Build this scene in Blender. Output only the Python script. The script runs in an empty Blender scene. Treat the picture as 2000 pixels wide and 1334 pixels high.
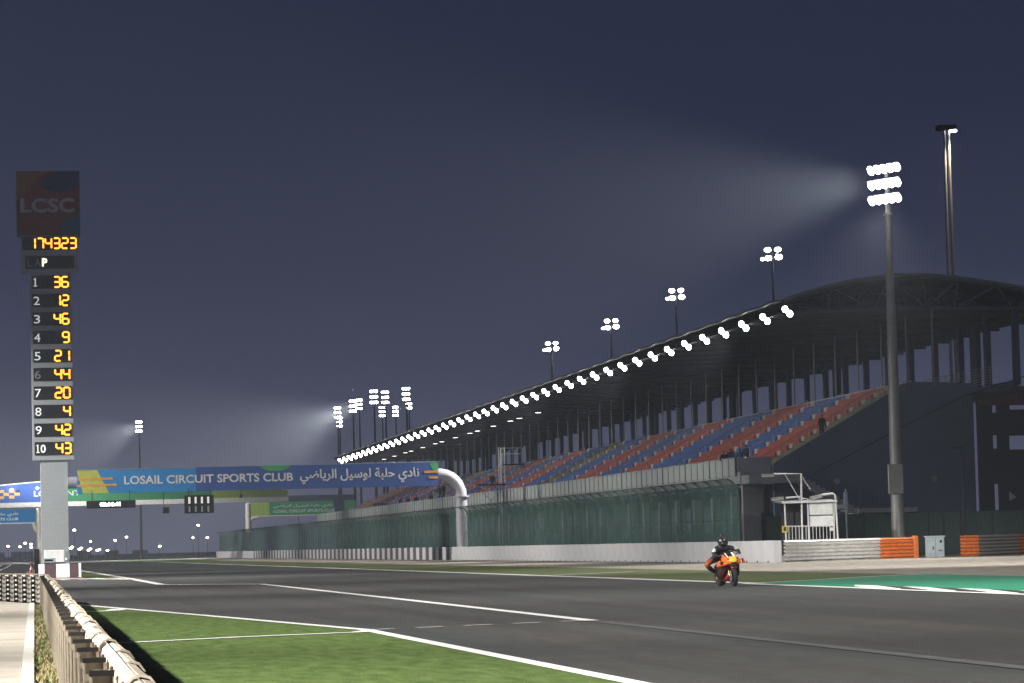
import bpy, math, random
from mathutils import Vector, Matrix, Euler
random.seed(7)
sc = bpy.context.scene
COL = sc.collection
rad = math.radians

# ------------------------------------------------------------------ camera
FPX, CAM_H = 6400.0, 1.35
cam_d = bpy.data.cameras.new('camera'); cam = bpy.data.objects.new('camera', cam_d); COL.objects.link(cam)
cam_d.sensor_width = 36.0; cam_d.lens = 36.0 * FPX / 2000.0; cam_d.clip_start = 0.2; cam_d.clip_end = 12000
CAM_R = (Matrix.Rotation(rad(-9.107), 3, 'Z') @ Matrix.Rotation(rad(93.522), 3, 'X') @ Matrix.Rotation(rad(-1.398), 3, 'Z'))
cam.location = (0, 0, CAM_H); cam.rotation_euler = CAM_R.to_euler(); sc.camera = cam

def ray(x, y): return CAM_R @ Vector(((x - 1000) / FPX, -(y - 667) / FPX, -1.0))
def G(x, y, z=0.0):
    d = ray(x, y); t = (z - CAM_H) / d.z; return (d.x * t, d.y * t)
def AY(x, y, Y):
    d = ray(x, y); t = Y / d.y; return Vector((d.x * t, Y, CAM_H + d.z * t))

# ------------------------------------------------------------------ dusk sky
world = bpy.data.worlds.new('World'); sc.world = world; world.use_nodes = True
nt = world.node_tree; bg = nt.nodes['Background']
tc = nt.nodes.new('ShaderNodeTexCoord'); sp = nt.nodes.new('ShaderNodeSeparateXYZ'); cr = nt.nodes.new('ShaderNodeValToRGB')
nt.links.new(tc.outputs['Generated'], sp.inputs[0]); nt.links.new(sp.outputs['Z'], cr.inputs[0]); nt.links.new(cr.outputs[0], bg.inputs[0])
SKY = [(0.0, (.140, .147, .215)), (.012, (.120, .127, .192)), (.03, (.077, .083, .136)), (.055, (.043, .049, .090)), (.085, (.027, .032, .066)), (.13, (.0185, .0235, .053)), (.2, (.0145, .0195, .047)), (1.0, (.008, .011, .030))]
els = cr.color_ramp.elements
while len(els) < len(SKY): els.new(0.5)
for e, (p, c) in zip(els, SKY): e.position = p; e.color = (*c, 1)
bg.inputs[1].default_value = 1.0
sc.view_settings.view_transform = 'Standard'; sc.view_settings.look = 'None'; sc.view_settings.exposure = 0.0; sc.view_settings.gamma = 1.0
sc.cycles.use_denoising = True; sc.cycles.max_bounces = 6; sc.cycles.diffuse_bounces = 2; sc.cycles.glossy_bounces = 2
sc.cycles.transparent_max_bounces = 12; sc.cycles.volume_bounces = 0; sc.cycles.use_light_tree = True
sc.cycles.sample_clamp_indirect = 4.0; sc.cycles.caustics_reflective = False; sc.cycles.caustics_refractive = False

# the last of the daylight: one weak, wide, bluish sun lamp low behind the camera
sd = bpy.data.lights.new('dusk_sun', 'SUN'); sd.energy = 0.03; sd.angle = rad(20); sd.color = (.75, .82, 1.0)
so = bpy.data.objects.new('dusk_sun', sd); COL.objects.link(so); so.rotation_euler = (rad(70), 0, rad(-20))

# ------------------------------------------------------------------ helpers
class MB:
    def __init__(s): s.v = []; s.f = []; s.m = []; s.sm = []
    def add(s, vs, fs, mi=0, smooth=False):
        o = len(s.v); s.v += [tuple(p) for p in vs]
        for f in fs: s.f.append(tuple(i + o for i in f)); s.m.append(mi); s.sm.append(smooth)
        return s
    def hexa(s, p, mi=0):   # p: 4 bottom (ccw), 4 top
        return s.add(p, [(3, 2, 1, 0), (4, 5, 6, 7), (0, 1, 5, 4), (1, 2, 6, 5), (2, 3, 7, 6), (3, 0, 4, 7)], mi)
    def box(s, x0, x1, y0, y1, z0, z1, mi=0):
        return s.hexa([(x0, y0, z0), (x1, y0, z0), (x1, y1, z0), (x0, y1, z0), (x0, y0, z1), (x1, y0, z1), (x1, y1, z1), (x0, y1, z1)], mi)
    def bevbox(s, x0, x1, y0, y1, z0, z1, b, mi=0):     # box with chamfered vertical and top edges
        def ring(i, z): return [(x0 + i, y0 + b + i * 0, z), (x0 + b + i * 0, y0 + i, z), (x1 - b, y0 + i, z), (x1 - i, y0 + b, z), (x1 - i, y1 - b, z), (x1 - b, y1 - i, z), (x0 + b, y1 - i, z), (x0 + i, y1 - b, z)]
        R = ring(0, z0) + ring(0, z1 - b) + ring(b * .9, z1)
        fs = [tuple(range(7, -1, -1)), tuple(range(16, 24))]
        for k in (0, 8):
            for i in range(8): j = (i + 1) % 8; fs.append((k + i, k + j, k + 8 + j, k + 8 + i))
        return s.add(R, fs, mi)
    def cyl(s, p0, p1, r0, r1=None, n=10, mi=0, cap=True, smooth=True):
        r1 = r0 if r1 is None else r1; p0 = Vector(p0); p1 = Vector(p1); d = (p1 - p0).normalized()
        a = d.orthogonal().normalized(); b = d.cross(a)
        V = [p0 + (a * math.cos(t) + b * math.sin(t)) * r0 for t in [2 * math.pi * i / n for i in range(n)]]
        V += [p1 + (a * math.cos(t) + b * math.sin(t)) * r1 for t in [2 * math.pi * i / n for i in range(n)]]
        s.add(V, [(i, (i + 1) % n, n + (i + 1) % n, n + i) for i in range(n)], mi, smooth)
        if cap: s.add(V, [tuple(range(n - 1, -1, -1)), tuple(range(n, 2 * n))], mi)
        return s
    def tube(s, pts, r, n=8, mi=0, cap=True):
        pts = [Vector(p) for p in pts]; rs = r if isinstance(r, (list, tuple)) else [r] * len(pts); V = []; a = None
        for i, p in enumerate(pts):
            d = (pts[min(i + 1, len(pts) - 1)] - pts[max(i - 1, 0)]).normalized()
            a = d.orthogonal().normalized() if a is None else (a - d * a.dot(d)).normalized(); b = d.cross(a)
            V += [p + (a * math.cos(2 * math.pi * k / n) + b * math.sin(2 * math.pi * k / n)) * rs[i] for k in range(n)]
        fs = []
        for i in range(len(pts) - 1):
            for k in range(n): fs.append((i * n + k, i * n + (k + 1) % n, (i + 1) * n + (k + 1) % n, (i + 1) * n + k))
        s.add(V, fs, mi, True)
        if cap: s.add(V, [tuple(range(n - 1, -1, -1)), tuple(range((len(pts) - 1) * n, len(pts) * n))], mi)
        return s
    def bar(s, p0, p1, w, h, mi=0):    # square bar
        p0 = Vector(p0); p1 = Vector(p1); d = (p1 - p0).normalized(); u = Vector((0, 0, 1)) if abs(d.z) < .95 else Vector((1, 0, 0))
        a = d.cross(u).normalized() * w / 2; b = a.cross(d).normalized() * h / 2
        return s.hexa([p0 - a - b, p0 + a - b, p1 + a - b, p1 - a - b, p0 - a + b, p0 + a + b, p1 + a + b, p1 - a + b], mi)
    def prismY(s, poly, y0, y1, mi=0):   # poly in (x,z)
        n = len(poly); V = [(x, y0, z) for x, z in poly] + [(x, y1, z) for x, z in poly]
        return s.add(V, [tuple(range(n)), tuple(range(2 * n - 1, n - 1, -1))] + [(i, n + i, n + (i + 1) % n, (i + 1) % n) for i in range(n)], mi)
    def prismZ(s, poly, z0, z1, mi=0):
        n = len(poly); V = [(x, y, z0) for x, y in poly] + [(x, y, z1) for x, y in poly]
        return s.add(V, [tuple(range(n - 1, -1, -1)), tuple(range(n, 2 * n))] + [(i, (i + 1) % n, n + (i + 1) % n, n + i) for i in range(n)], mi)
    def loft(s, rings, mi=0, cap=True, smooth=True):
        n = len(rings[0]); V = [p for r in rings for p in r]
        fs = [(i * n + k, i * n + (k + 1) % n, (i + 1) * n + (k + 1) % n, (i + 1) * n + k) for i in range(len(rings) - 1) for k in range(n)]
        s.add(V, fs, mi, smooth)
        if cap: s.add(V, [tuple(range(n - 1, -1, -1)), tuple(range((len(rings) - 1) * n, len(rings) * n))], mi)
        return s
    def ball(s, c, rx, ry, rz, n=12, m=8, mi=0):
        R = []
        for i in range(m + 1):
            t = -math.pi / 2 + math.pi * i / m; q = max(math.cos(t), .02)
            R.append([(c[0] + rx * q * math.cos(2 * math.pi * k / n), c[1] + ry * q * math.sin(2 * math.pi * k / n), c[2] + rz * math.sin(t)) for k in range(n)])
        return s.loft(R, mi)
    def mesh(s, name, mats):
        me = bpy.data.meshes.new(name); me.from_pydata(s.v, [], s.f)
        for m in (mats if isinstance(mats, (list, tuple)) else [mats]): me.materials.append(M[m] if isinstance(m, str) else m)
        me.polygons.foreach_set('material_index', s.m); me.polygons.foreach_set('use_smooth', s.sm); me.update(); return me
    def build(s, name, mats, parent=None, loc=(0, 0, 0), rot=None):
        return ob(name, s.mesh(name, mats), parent, loc, rot)

def ob(name, me, parent=None, loc=(0, 0, 0), rot=None):
    o = bpy.data.objects.new(name, me); COL.objects.link(o); o.location = loc
    if rot: o.rotation_euler = rot
    if parent is not None: o.parent = parent
    return o
def tag(o, label, cat, group=None):
    o['label'] = label; o['category'] = cat
    if group: o['group'] = group
    return o
def thing(name, label, cat, loc=(0, 0, 0), rot=None, group=None):
    return tag(ob(name, None, None, loc, rot), label, cat, group)
def structure(o): o['kind'] = 'structure'; return o
def stuff(o): o['kind'] = 'stuff'; return o
def copy_tree(o, parent=None, loc=None):
    c = o.copy(); COL.objects.link(c); c.parent = parent
    if loc is not None: c.location = loc
    for ch in o.children: copy_tree(ch, c)
    return c

M = {}
def mat(name, col, rough=.7, metal=0.0, var=.12, scale=3.0, bump=0.0, bscale=40.0, spec=.4, stretch=None, col2=None, detail=4.0):
    m = bpy.data.materials.new(name); m.use_nodes = True; n = m.node_tree.nodes; l = m.node_tree.links; b = n['Principled BSDF']
    b.inputs['Roughness'].default_value = rough; b.inputs['Metallic'].default_value = metal; b.inputs['Specular IOR Level'].default_value = spec
    t = n.new('ShaderNodeTexCoord'); mp = n.new('ShaderNodeMapping'); nz = n.new('ShaderNodeTexNoise'); l.new(t.outputs['Object'], mp.inputs[0]); l.new(mp.outputs[0], nz.inputs['Vector'])
    if stretch: mp.inputs['Scale'].default_value = stretch
    nz.inputs['Scale'].default_value = scale; nz.inputs['Detail'].default_value = detail
    r = n.new('ShaderNodeValToRGB'); l.new(nz.outputs[0], r.inputs[0])
    c2 = col2 or tuple(min(1, c * (1 + var)) for c in col); c1 = tuple(c * (1 - var) for c in col) if not col2 else col
    r.color_ramp.elements[0].position = .3; r.color_ramp.elements[1].position = .7
    r.color_ramp.elements[0].color = (*c1, 1); r.color_ramp.elements[1].color = (*c2, 1); l.new(r.outputs[0], b.inputs['Base Color'])
    if bump:
        n2 = n.new('ShaderNodeTexNoise'); n2.inputs['Scale'].default_value = bscale; n2.inputs['Detail'].default_value = 3; l.new(mp.outputs[0], n2.inputs['Vector'])
        bp = n.new('ShaderNodeBump'); bp.inputs['Strength'].default_value = bump; bp.inputs['Distance'].default_value = .02; l.new(n2.outputs[0], bp.inputs['Height']); l.new(bp.outputs[0], b.inputs['Normal'])
    M[name] = m; return m
def emit(name, col, strength, sampling='NONE'):
    m = bpy.data.materials.new(name); m.use_nodes = True; b = m.node_tree.nodes['Principled BSDF']
    b.inputs['Base Color'].default_value = (*col, 1); b.inputs['Emission Color'].default_value = (*col, 1); b.inputs['Emission Strength'].default_value = strength
    m.cycles.emission_sampling = sampling; M[name] = m; return m

mat('sand', (.30, .25, .19), .95, var=.18, scale=.6, bump=.5, bscale=6)
mat('gravel', (.15, .13, .105), .95, col2=(.40, .36, .30), scale=1.6, detail=12, bump=1.0, bscale=9)
def road(name, c1, c2, line=None):
    m = mat(name, c1, .8, var=.05, scale=1.2, bump=.35, bscale=45, spec=.3); n = m.node_tree.nodes; l = m.node_tree.links; b = n['Principled BSDF']
    t = n.new('ShaderNodeTexCoord')
    def nz(sc_, st, det=4):
        mp = n.new('ShaderNodeMapping'); mp.inputs['Scale'].default_value = st; q = n.new('ShaderNodeTexNoise'); q.inputs['Scale'].default_value = sc_; q.inputs['Detail'].default_value = det; l.new(t.outputs['Object'], mp.inputs[0]); l.new(mp.outputs[0], q.inputs['Vector']); return q.outputs[0]
    def mul(a, b_): q = n.new('ShaderNodeMath'); q.operation = 'MULTIPLY'; l.new(a, q.inputs[0]); l.new(b_, q.inputs[1]); return q.outputs[0]
    def rng(a, lo, hi, f0=.3, f1=.7): q = n.new('ShaderNodeMapRange'); q.inputs['From Min'].default_value = f0; q.inputs['From Max'].default_value = f1; q.inputs['To Min'].default_value = lo; q.inputs['To Max'].default_value = hi; l.new(a, q.inputs[0]); return q.outputs[0]
    v = mul(mul(rng(nz(1.0, (.9, .012, 1)), .78, 1.2), rng(nz(1.0, (.12, .05, 1)), .85, 1.15)), mul(rng(nz(34, (1, 1, 1), 2), .8, 1.2), rng(nz(5, (1, .16, 1), 6), .84, 1.16)))
    mx = n.new('ShaderNodeMix'); mx.data_type = 'RGBA'; mx.blend_type = 'MULTIPLY'; mx.inputs[0].default_value = 1.0
    tint = n.new('ShaderNodeMix'); tint.data_type = 'RGBA'; l.new(rng(nz(1.0, (.35, .03, 1)), 0, 1), tint.inputs[0]); tint.inputs[6].default_value = (*c1, 1); tint.inputs[7].default_value = (*c2, 1)
    cb = n.new('ShaderNodeCombineColor'); [l.new(v, cb.inputs[i]) for i in range(3)]
    l.new(tint.outputs[2], mx.inputs[6]); l.new(cb.outputs[0], mx.inputs[7]); l.new(mx.outputs[2], b.inputs['Base Color'])
road('asphalt', (.053, .048, .046), (.047, .053, .052))
road('old_asphalt', (.054, .050, .049), (.050, .054, .053))
mat('turf', (.052, .088, .022), .95, col2=(.110, .160, .050), scale=5, bump=.5, bscale=30, spec=.1, stretch=(1, .22, 1), detail=8)
mat('far_turf', (.074, .092, .032), .95, col2=(.112, .136, .052), scale=.9, spec=.1, bump=.3, bscale=8)
mat('runoff_green', (.028, .22, .125), .85, var=.10, scale=1.2, spec=.2, stretch=(1, .2, 1))
mat('white_line', (.72, .72, .70), .7, var=.10, scale=4)
mat('worn_line', (.052, .053, .053), .8, col2=(.100, .102, .102), scale=2.5, detail=8)
mat('red_paint', (.33, .10, .10), .8, var=.2, scale=3)
mat('black_paint', (.03, .03, .032), .7)
mat('concrete', (.42, .385, .33), .9, var=.14, scale=1.2, bump=.3, bscale=25)
mat('pale_concrete', (.60, .58, .54), .9, var=.08, scale=3)
mat('verge', (.10, .085, .05), .95, col2=(.30, .25, .17), scale=8, bump=1.0, bscale=20)
mat('dry_grass', (.20, .17, .07), .9, col2=(.34, .28, .15), scale=5)
mat('galvanised', (.42, .39, .34), .55, .35, var=.18, scale=4, spec=.5, stretch=(1, .2, 3))
mat('steel_beam', (.74, .73, .71), .38, .25, var=.15, scale=3, stretch=(1, .3, 2))
mat('rust', (.10, .06, .04), .8); mat('dark_post', (.035, .026, .022), .8); mat('post_steel', (.29, .25, .195), .75, .1, var=.2, scale=6, stretch=(2, 2, .5))
mat('black_cap', (.006, .005, .005), .7)
mat('orange_rail', (.62, .17, .03), .5, .0, var=.2, scale=4)
mat('white_wall', (.58, .58, .60), .8, var=.07, scale=.8, bump=.1, bscale=10)
mat('maroon', (.075, .042, .055), .75, var=.15, scale=2)
mat('wall_stripe', (.10, .082, .090), .8, var=.15, scale=2)
mat('fence_post', (.035, .065, .055), .7)
mat('stand_wall', (.125, .160, .220), .85, var=.10, scale=.35, bump=.1, bscale=5)
mat('stand_slab', (.36, .37, .38), .85, var=.10, scale=.8)
mat('tier', (.20, .20, .21), .9, var=.14, scale=.8)
mat('step_paint', (.66, .64, .60), .8, var=.15, scale=2)
mat('parapet', (.42, .45, .44), .6, var=.12, scale=.7)
mat('parapet_frame', (.10, .11, .12), .6)
mat('seat_orange', (.46, .085, .035), .5, var=.12, scale=1.3)
mat('seat_blue', (.055, .13, .38), .5, var=.12, scale=1.3)
mat('seat_yellow', (.46, .33, .06), .5, var=.15, scale=1.3)
mat('seat_grey', (.27, .25, .13), .6, var=.15, scale=1.3)
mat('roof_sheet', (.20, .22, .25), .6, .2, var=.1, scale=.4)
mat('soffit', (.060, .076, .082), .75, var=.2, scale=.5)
mat('truss', (.10, .115, .125), .6, .3)
mat('silver', (.55, .57, .60), .35, .7, var=.08)
mat('blue_pillar', (.065, .09, .18), .7)
mat('dark_red', (.12, .03, .03), .75, var=.15, scale=1)
mat('dark_steel', (.020, .017, .021), .7)
mat('mast_steel', (.33, .33, .32), .5, .4, var=.10, scale=2)
mat('lamp_body', (.25, .26, .27), .5, .4)
mat('tower_paint', (.38, .41, .43), .75, var=.06, scale=1.2, stretch=(1, 1, 6))
mat('board_black', (.008, .009, .012), .5)
mat('board_text', (.78, .78, .76), .6)
mat('dim_text', (.30, .30, .32), .7)
mat('logo_red', (.20, .03, .03), .7); mat('logo_orange', (.24, .09, .02), .7); mat('logo_blue', (.015, .035, .14), .7); mat('logo_cyan', (.02, .09, .20), .7); mat('logo_text', (.50, .50, .53), .7)
mat('banner_blue', (.02, .21, .50), .65, var=.05); mat('banner_blue_shaded', (.035, .085, .28), .65, var=.05)
mat('banner_lime', (.42, .46, .08), .65); mat('banner_green', (.05, .32, .11), .65); mat('banner_orange', (.62, .28, .06), .65)
mat('banner_text', (.62, .62, .64), .65)
mat('bridge_blue', (.055, .13, .46), .6); mat('bridge_green', (.035, .22, .10), .6); mat('bridge_lime', (.28, .40, .08), .6); mat('bridge_white', (.75, .75, .73), .5)
mat('pale_orange', (.80, .50, .16), .6)
mat('pipe_white', (.36, .36, .40), .45, .1, var=.05)
mat('rail_cream', (.60, .52, .42), .6, var=.2, scale=5); mat('cream_post', (.62, .60, .54), .6)
mat('white_paint', (.72, .73, .74), .5)
mat('van_white', (.78, .78, .80), .4); mat('glass_dark', (.015, .017, .02), .15, spec=.6)
mat('rubber', (.014, .014, .015), .85, bump=.2, bscale=60); mat('bike_black', (.016, .016, .019), .35, spec=.5); mat('bike_orange', (.72, .13, .018), .35); mat('bike_yellow', (.75, .47, .05), .4); mat('bike_red', (.42, .025, .02), .4); mat('bike_white', (.75, .75, .76), .35)
mat('rim_orange', (.05, .018, .012), .4); mat('bike_dark', (.050, .016, .013), .4); mat('fork_gold', (.30, .22, .09), .35, .7); mat('disc_steel', (.35, .34, .33), .3, .8)
mat('leather_black', (.020, .020, .026), .55, bump=.2, bscale=30); mat('leather_orange', (.26, .065, .022), .5); mat('leather_brown', (.085, .028, .018), .55); mat('leather_white', (.62, .62, .62), .5)
mat('cloth_dark', (.035, .038, .05), .9, var=.3, scale=8); mat('cloth_black', (.016, .016, .02), .9); mat('cloth_blue', (.03, .055, .11), .9); mat('cloth_red', (.13, .03, .025), .9); mat('skin', (.25, .14, .09), .6); mat('hair', (.012, .010, .009), .8)
mat('yellow_sign', (.66, .52, .04), .6); mat('cone_red', (.55, .06, .04), .6); mat('cabinet_grey', (.34, .40, .43), .6, var=.08)
mat('board_white', (.74, .77, .78), .6); mat('tube_white', (.62, .63, .63), .45, .2)
mat('far_block', (.34, .38, .40), .9, var=.2, scale=.5)
emit('flood_lens', (1.0, .98, .94), 40.0); emit('roof_lens', (1.0, .99, .96), 30.0); emit('soffit_lens', (1.0, .97, .90), 6.0); emit('street_lens', (1.0, .80, .55), 14.0)
emit('amber_led', (1.0, .52, .035), 2.6); emit('red_led', (1.0, .10, .01), .55); emit('white_led', (1.0, .98, .92), 6.0); emit('p_led', (1.0, .98, .72), 1.3); emit('num_white', (.9, .9, .88), .55); emit('start_lamp', (.80, .80, .76), .35)

def fence_mat():
    m = bpy.data.materials.new('debris_mesh'); m.use_nodes = True; n = m.node_tree.nodes; l = m.node_tree.links
    b = n['Principled BSDF']; b.inputs['Base Color'].default_value = (.032, .092, .073, 1); b.inputs['Roughness'].default_value = .75
    t = n.new('ShaderNodeTexCoord'); nz = n.new('ShaderNodeTexNoise'); mp = n.new('ShaderNodeMapping'); mp.inputs['Scale'].default_value = (.3, .30, .06); nz.inputs['Scale'].default_value = 1.0
    l.new(t.outputs['Object'], mp.inputs[0]); l.new(mp.outputs[0], nz.inputs['Vector'])
    mr = n.new('ShaderNodeMapRange'); mr.inputs['From Min'].default_value = .3; mr.inputs['From Max'].default_value = .7; mr.inputs['To Min'].default_value = .58; mr.inputs['To Max'].default_value = .80
    l.new(nz.outputs[0], mr.inputs[0]); l.new(mr.outputs[0], b.inputs['Alpha']); M['debris_mesh'] = m
fence_mat()

def text_mesh(s, bold=.0, ext=.004):
    cu = bpy.data.curves.new('lettering', 'FONT'); cu.body = s; cu.extrude = ext; cu.offset = bold; cu.resolution_u = 3
    o = bpy.data.objects.new('lettering', cu); COL.objects.link(o); dg = bpy.context.evaluated_depsgraph_get(); dg.update()
    me = bpy.data.meshes.new_from_object(o.evaluated_get(dg)); bpy.data.objects.remove(o); bpy.data.curves.remove(cu); return me
def lettering(name, s, m, x0, x1, y, z0, z1, parent=None, bold=.012, origin=(0, 0, 0)):
    """letters fitted in the rectangle x0..x1, z0..z1 on a plane facing -Y; the box gives the outer bounds of the ink"""
    me = text_mesh(s, bold); xs = [v.co.x for v in me.vertices]; ys = [v.co.y for v in me.vertices]
    ax, bx, ay, by = min(xs), max(xs), min(ys), max(ys); kx = (x1 - x0) / (bx - ax); kz = (z1 - z0) / (by - ay)
    for v in me.vertices: v.co = (x0 + (v.co.x - ax) * kx - origin[0], y - .012 - v.co.z - origin[1], z0 + (v.co.y - ay) * kz - origin[2])
    me.materials.clear(); me.materials.append(M[m]); me.update(); me.name = name
    return ob(name, me, parent)
ARA = {'ا': (0xFE8D, 0xFE8E, 0, 0), 'ب': (0xFE8F, 0xFE90, 0xFE91, 0xFE92), 'ة': (0xFE93, 0xFE94, 0, 0), 'ح': (0xFEA1, 0xFEA2, 0xFEA3, 0xFEA4), 'د': (0xFEA9, 0xFEAA, 0, 0), 'ر': (0xFEAD, 0xFEAE, 0, 0), 'س': (0xFEB1, 0xFEB2, 0xFEB3, 0xFEB4), 'ض': (0xFEBD, 0xFEBE, 0xFEBF, 0xFEC0), 'ل': (0xFEDD, 0xFEDE, 0xFEDF, 0xFEE0), 'ن': (0xFEE5, 0xFEE6, 0xFEE7, 0xFEE8), 'و': (0xFEED, 0xFEEE, 0, 0), 'ي': (0xFEF1, 0xFEF2, 0xFEF3, 0xFEF4)}
def arabic(s):
    out = []
    for i, c in enumerate(s):
        if c not in ARA: out.append(c); continue
        p = i > 0 and s[i - 1] in ARA and ARA[s[i - 1]][2]; n = i < len(s) - 1 and s[i + 1] in ARA and ARA[c][2]; f = ARA[c]
        out.append(chr(f[3] if p and n else f[1] if p else f[2] if n else f[0]))
    return ''.join(out[::-1])
NADI = arabic('نادي حلبة لوسيل الرياضي')

def flat(name, poly, z, m):
    b = MB(); b.add([(x, y, z) for x, y in poly], [tuple(range(len(poly)))]); return structure(b.build(name, m))
def strip(name, pts, w, z, m):     # a painted line along points on the ground
    b = MB(); V = []
    P = [Vector((p[0], p[1])) for p in pts]
    for i, p in enumerate(P):
        d = (P[min(i + 1, len(P) - 1)] - P[max(i - 1, 0)]).normalized(); n = Vector((-d.y, d.x)) * w / 2; V += [(p.x - n.x, p.y - n.y, z), (p.x + n.x, p.y + n.y, z)]
    b.add(V, [(2 * i, 2 * i + 1, 2 * i + 3, 2 * i + 2)[::-1] for i in range(len(P) - 1)]); return structure(b.build(name, m))

# ================================================================== GROUND
g = MB(); g.add([(-1400, -300, -.02), (1600, -300, -.02), (1600, 3400, -.02), (-1400, 3400, -.02)], [(0, 1, 2, 3)]); structure(g.build('ground', 'sand'))
TR = 22.2                                     # right edge of the straight
flat('race_track', [(6.0, -20), (TR, -20), (TR, 420), (20.5, 620), (14, 900), (0, 1300), (-40, 1300), (-10, 900), (4, 620), (6.9, 420), (6.9, 135.9), (10.3, 127.3), (10.15, 60), (6.0, 53)], 0.0, 'asphalt')
flat('pit_exit_road', [(6.0, 53), (10.15, 60), (10.3, 127.3), (6.9, 135.9), (6.9, 172), (2.6, 176), (2.6, 260), (-20, 420), (-120, 420), (-60, 130), (0, 97), (1.5, 91.5), (2.1, 88.2), (4.35, 68.4)], 0.001, 'old_asphalt')
flat('pit_lane', [(2.6, 260), (6.9, 420), (4, 620), (-10, 900), (-90, 900), (-120, 420), (-20, 420)], 0.0, 'old_asphalt')
flat('turf_island', [(.6, 10), (6.0, 10), (6.0, 53), (4.35, 68.4), (2.1, 88.2), (1.2, 91)], .004, 'turf')
flat('turf_strip', [(TR, 60), (30.2, 60), (30.2, 105), (30, 220), (30, 430), (36, 640), (40, 900), (20, 1100), (0, 1300), (14, 900), (20.5, 620), (TR, 420)], .003, 'far_turf')
flat('gravel_trap', [(30.2, 30), (75, 30), (75, 200), (41, 168), (40.4, 600), (37, 640), (36, 640), (30, 430), (30, 220), (30.2, 105)], -.006, 'gravel')
flat('runoff', [(21.6, 93.5), (22.2, 20), (30.3, 20), (30.15, 93), (30.6, 105.4)], .007, 'runoff_green')
flat('turf_wedge', [(5.2, 176), (6.75, 176), (7.0, 330), (5.2, 205)], .004, 'turf')
# painted lines
strip('edge_line', [(TR - .2, 93.3), (TR - .2, 420), (20.35, 620), (14, 900)], .55, .016, 'white_line')
strip('edge_line', [(21.4, 20), (21.5, 60), (21.7, 93.4)], .4, .014, 'white_line')
strip('edge_line', [(10.05, 54.9), (10.2, 80), (10.35, 127.3)], .27, .011, 'white_line')
strip('edge_line', [(10.35, 127.4), (6.9, 135.8)], .5, .011, 'white_line')
strip('edge_line', [(6.9, 135.8), (7.05, 170), (7.1, 236), (6.6, 420), (4, 620)], .4, .012, 'white_line')
strip('edge_line', [(5.98, 12), (5.98, 53), (4.37, 68.4), (2.15, 88.3)], .22, .013, 'white_line')
strip('worn_edge_line', [(10.05, 54), (10.0, 30), (9.9, 15)], .26, .010, 'worn_line')
for k, ((x0, x1)) in enumerate([(715, 771), (813, 865), (907, 960), (1002, 1054), (1096, 1140)]):
    f = lambda x: G(x, 1231.5 - (x - 715) * 18.5 / 425); strip('dash_line', [f(x0), f(x1)], .13, .014, 'white_line')
strip('turf_line', [G(218, 1258), G(480, 1245), G(650, 1238), G(700, 1236), G(722, 1232.5)], .28, .014, 'white_line')
strip('turf_line', [G(150, 1196), G(190, 1195), G(222, 1193), G(236, 1190)], .45, .014, 'white_line')
strip('turf_line', [(21.7, 93.5), (25, 98), (28.4, 102.8), (30.4, 105.2)], .16, .013, 'white_line')
strip('turf_line', [G(1055, 1124.6), G(1240, 1117)], .45, .013, 'white_line')
strip('pit_line', [G(0, 1114), G(12, 1109), G(20, 1104)], .22, .012, 'white_line')
strip('pit_line', [G(0, 1106), G(4, 1103)], .22, .012, 'white_line')
# striped kerb along the right-hand edge
kb = None
kerb = thing('kerb', 'black and white striped track kerb beside the green run-off', 'kerb', (21.7, 40, 0))
kmA = MB(); kmA.hexa([(0, 0, 0), (.7, 4.6, 0), (.7, 6.9, 0), (0, 2.3, 0), (0, 0, .02), (.7, 4.6, .036), (.7, 6.9, .036), (0, 2.3, .02)])
kw = kmA.mesh('stripe', 'white_line'); kd = kmA.mesh('stripe', 'black_paint')
for i in range(17): ob('stripe', kw if i % 2 == 0 else kd, kerb, (0, i * 2.31, .008))
# faded red and white end kerb at the pit wall
pk = thing('painted_kerb', 'faded red and white painted kerb in front of the barrier blocks', 'kerb', (3, 175, .006))
pw = []
for i in range(9):
    y = 172.5; x0 = -.3 + i * .46
    b = MB(); b.hexa([(x0, -2.5 , 0), (x0 + .46, -2.5, 0), (x0 + .2, 4 - i * .35, 0), (x0 - .26, 4 - i * .35, 0), (x0, -2.5, .02), (x0 + .46, -2.5, .02), (x0 + .2, 4 - i * .35, .02), (x0 - .26, 4 - i * .35, .02)])
    b.build('stripe', 'red_paint' if i % 2 else 'white_line', pk)
strip('kerb_line', [G(92, 1131), G(262, 1132.5)], .8, .03, 'white_line')

# service path behind the near guardrail
pth = structure(ob('service_path', None))
YJ = [10, 36, G(30, 1253)[1], G(20, 1222)[1], 78, 91]
def pathR(y): return .43 + (y - 35) * .013
def railL(y): return .44 + (y - 14) * .0114
for a, b_ in zip(YJ[:-1], YJ[1:]):
    b = MB(); b.hexa([(-6, a + .04, -.02), (pathR(a) - .15, a + .04, -.02), (pathR(b_) - .15, b_ - .04, -.02), (-6, b_ - .04, -.02), (-6, a + .04, .03), (pathR(a) - .15, a + .04, .03), (pathR(b_) - .15, b_ - .04, .03), (-6, b_ - .04, .03)]); b.build('slab', 'concrete', pth)
    b = MB(); b.hexa([(pathR(a) - .145, a + .02, -.02), (pathR(a), a + .02, -.02), (pathR(b_), b_ - .02, -.02), (pathR(b_) - .145, b_ - .02, -.02), (pathR(a) - .145, a + .02, .045), (pathR(a), a + .02, .045), (pathR(b_), b_ - .02, .045), (pathR(b_) - .145, b_ - .02, .045)]); b.build('edge_strip', 'pale_concrete', pth)
b = MB(); b.prismZ([(-6, 91.04), (1.0, 91.04), (.05, 98), (-1.3, 107), (-6, 107)], -.02, .03); b.build('slab', 'concrete', pth)
flat('verge', [(.05, 10), (.6, 10), (1.5, 91), (1.1, 91)], -.004, 'verge')
b = MB()
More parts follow.
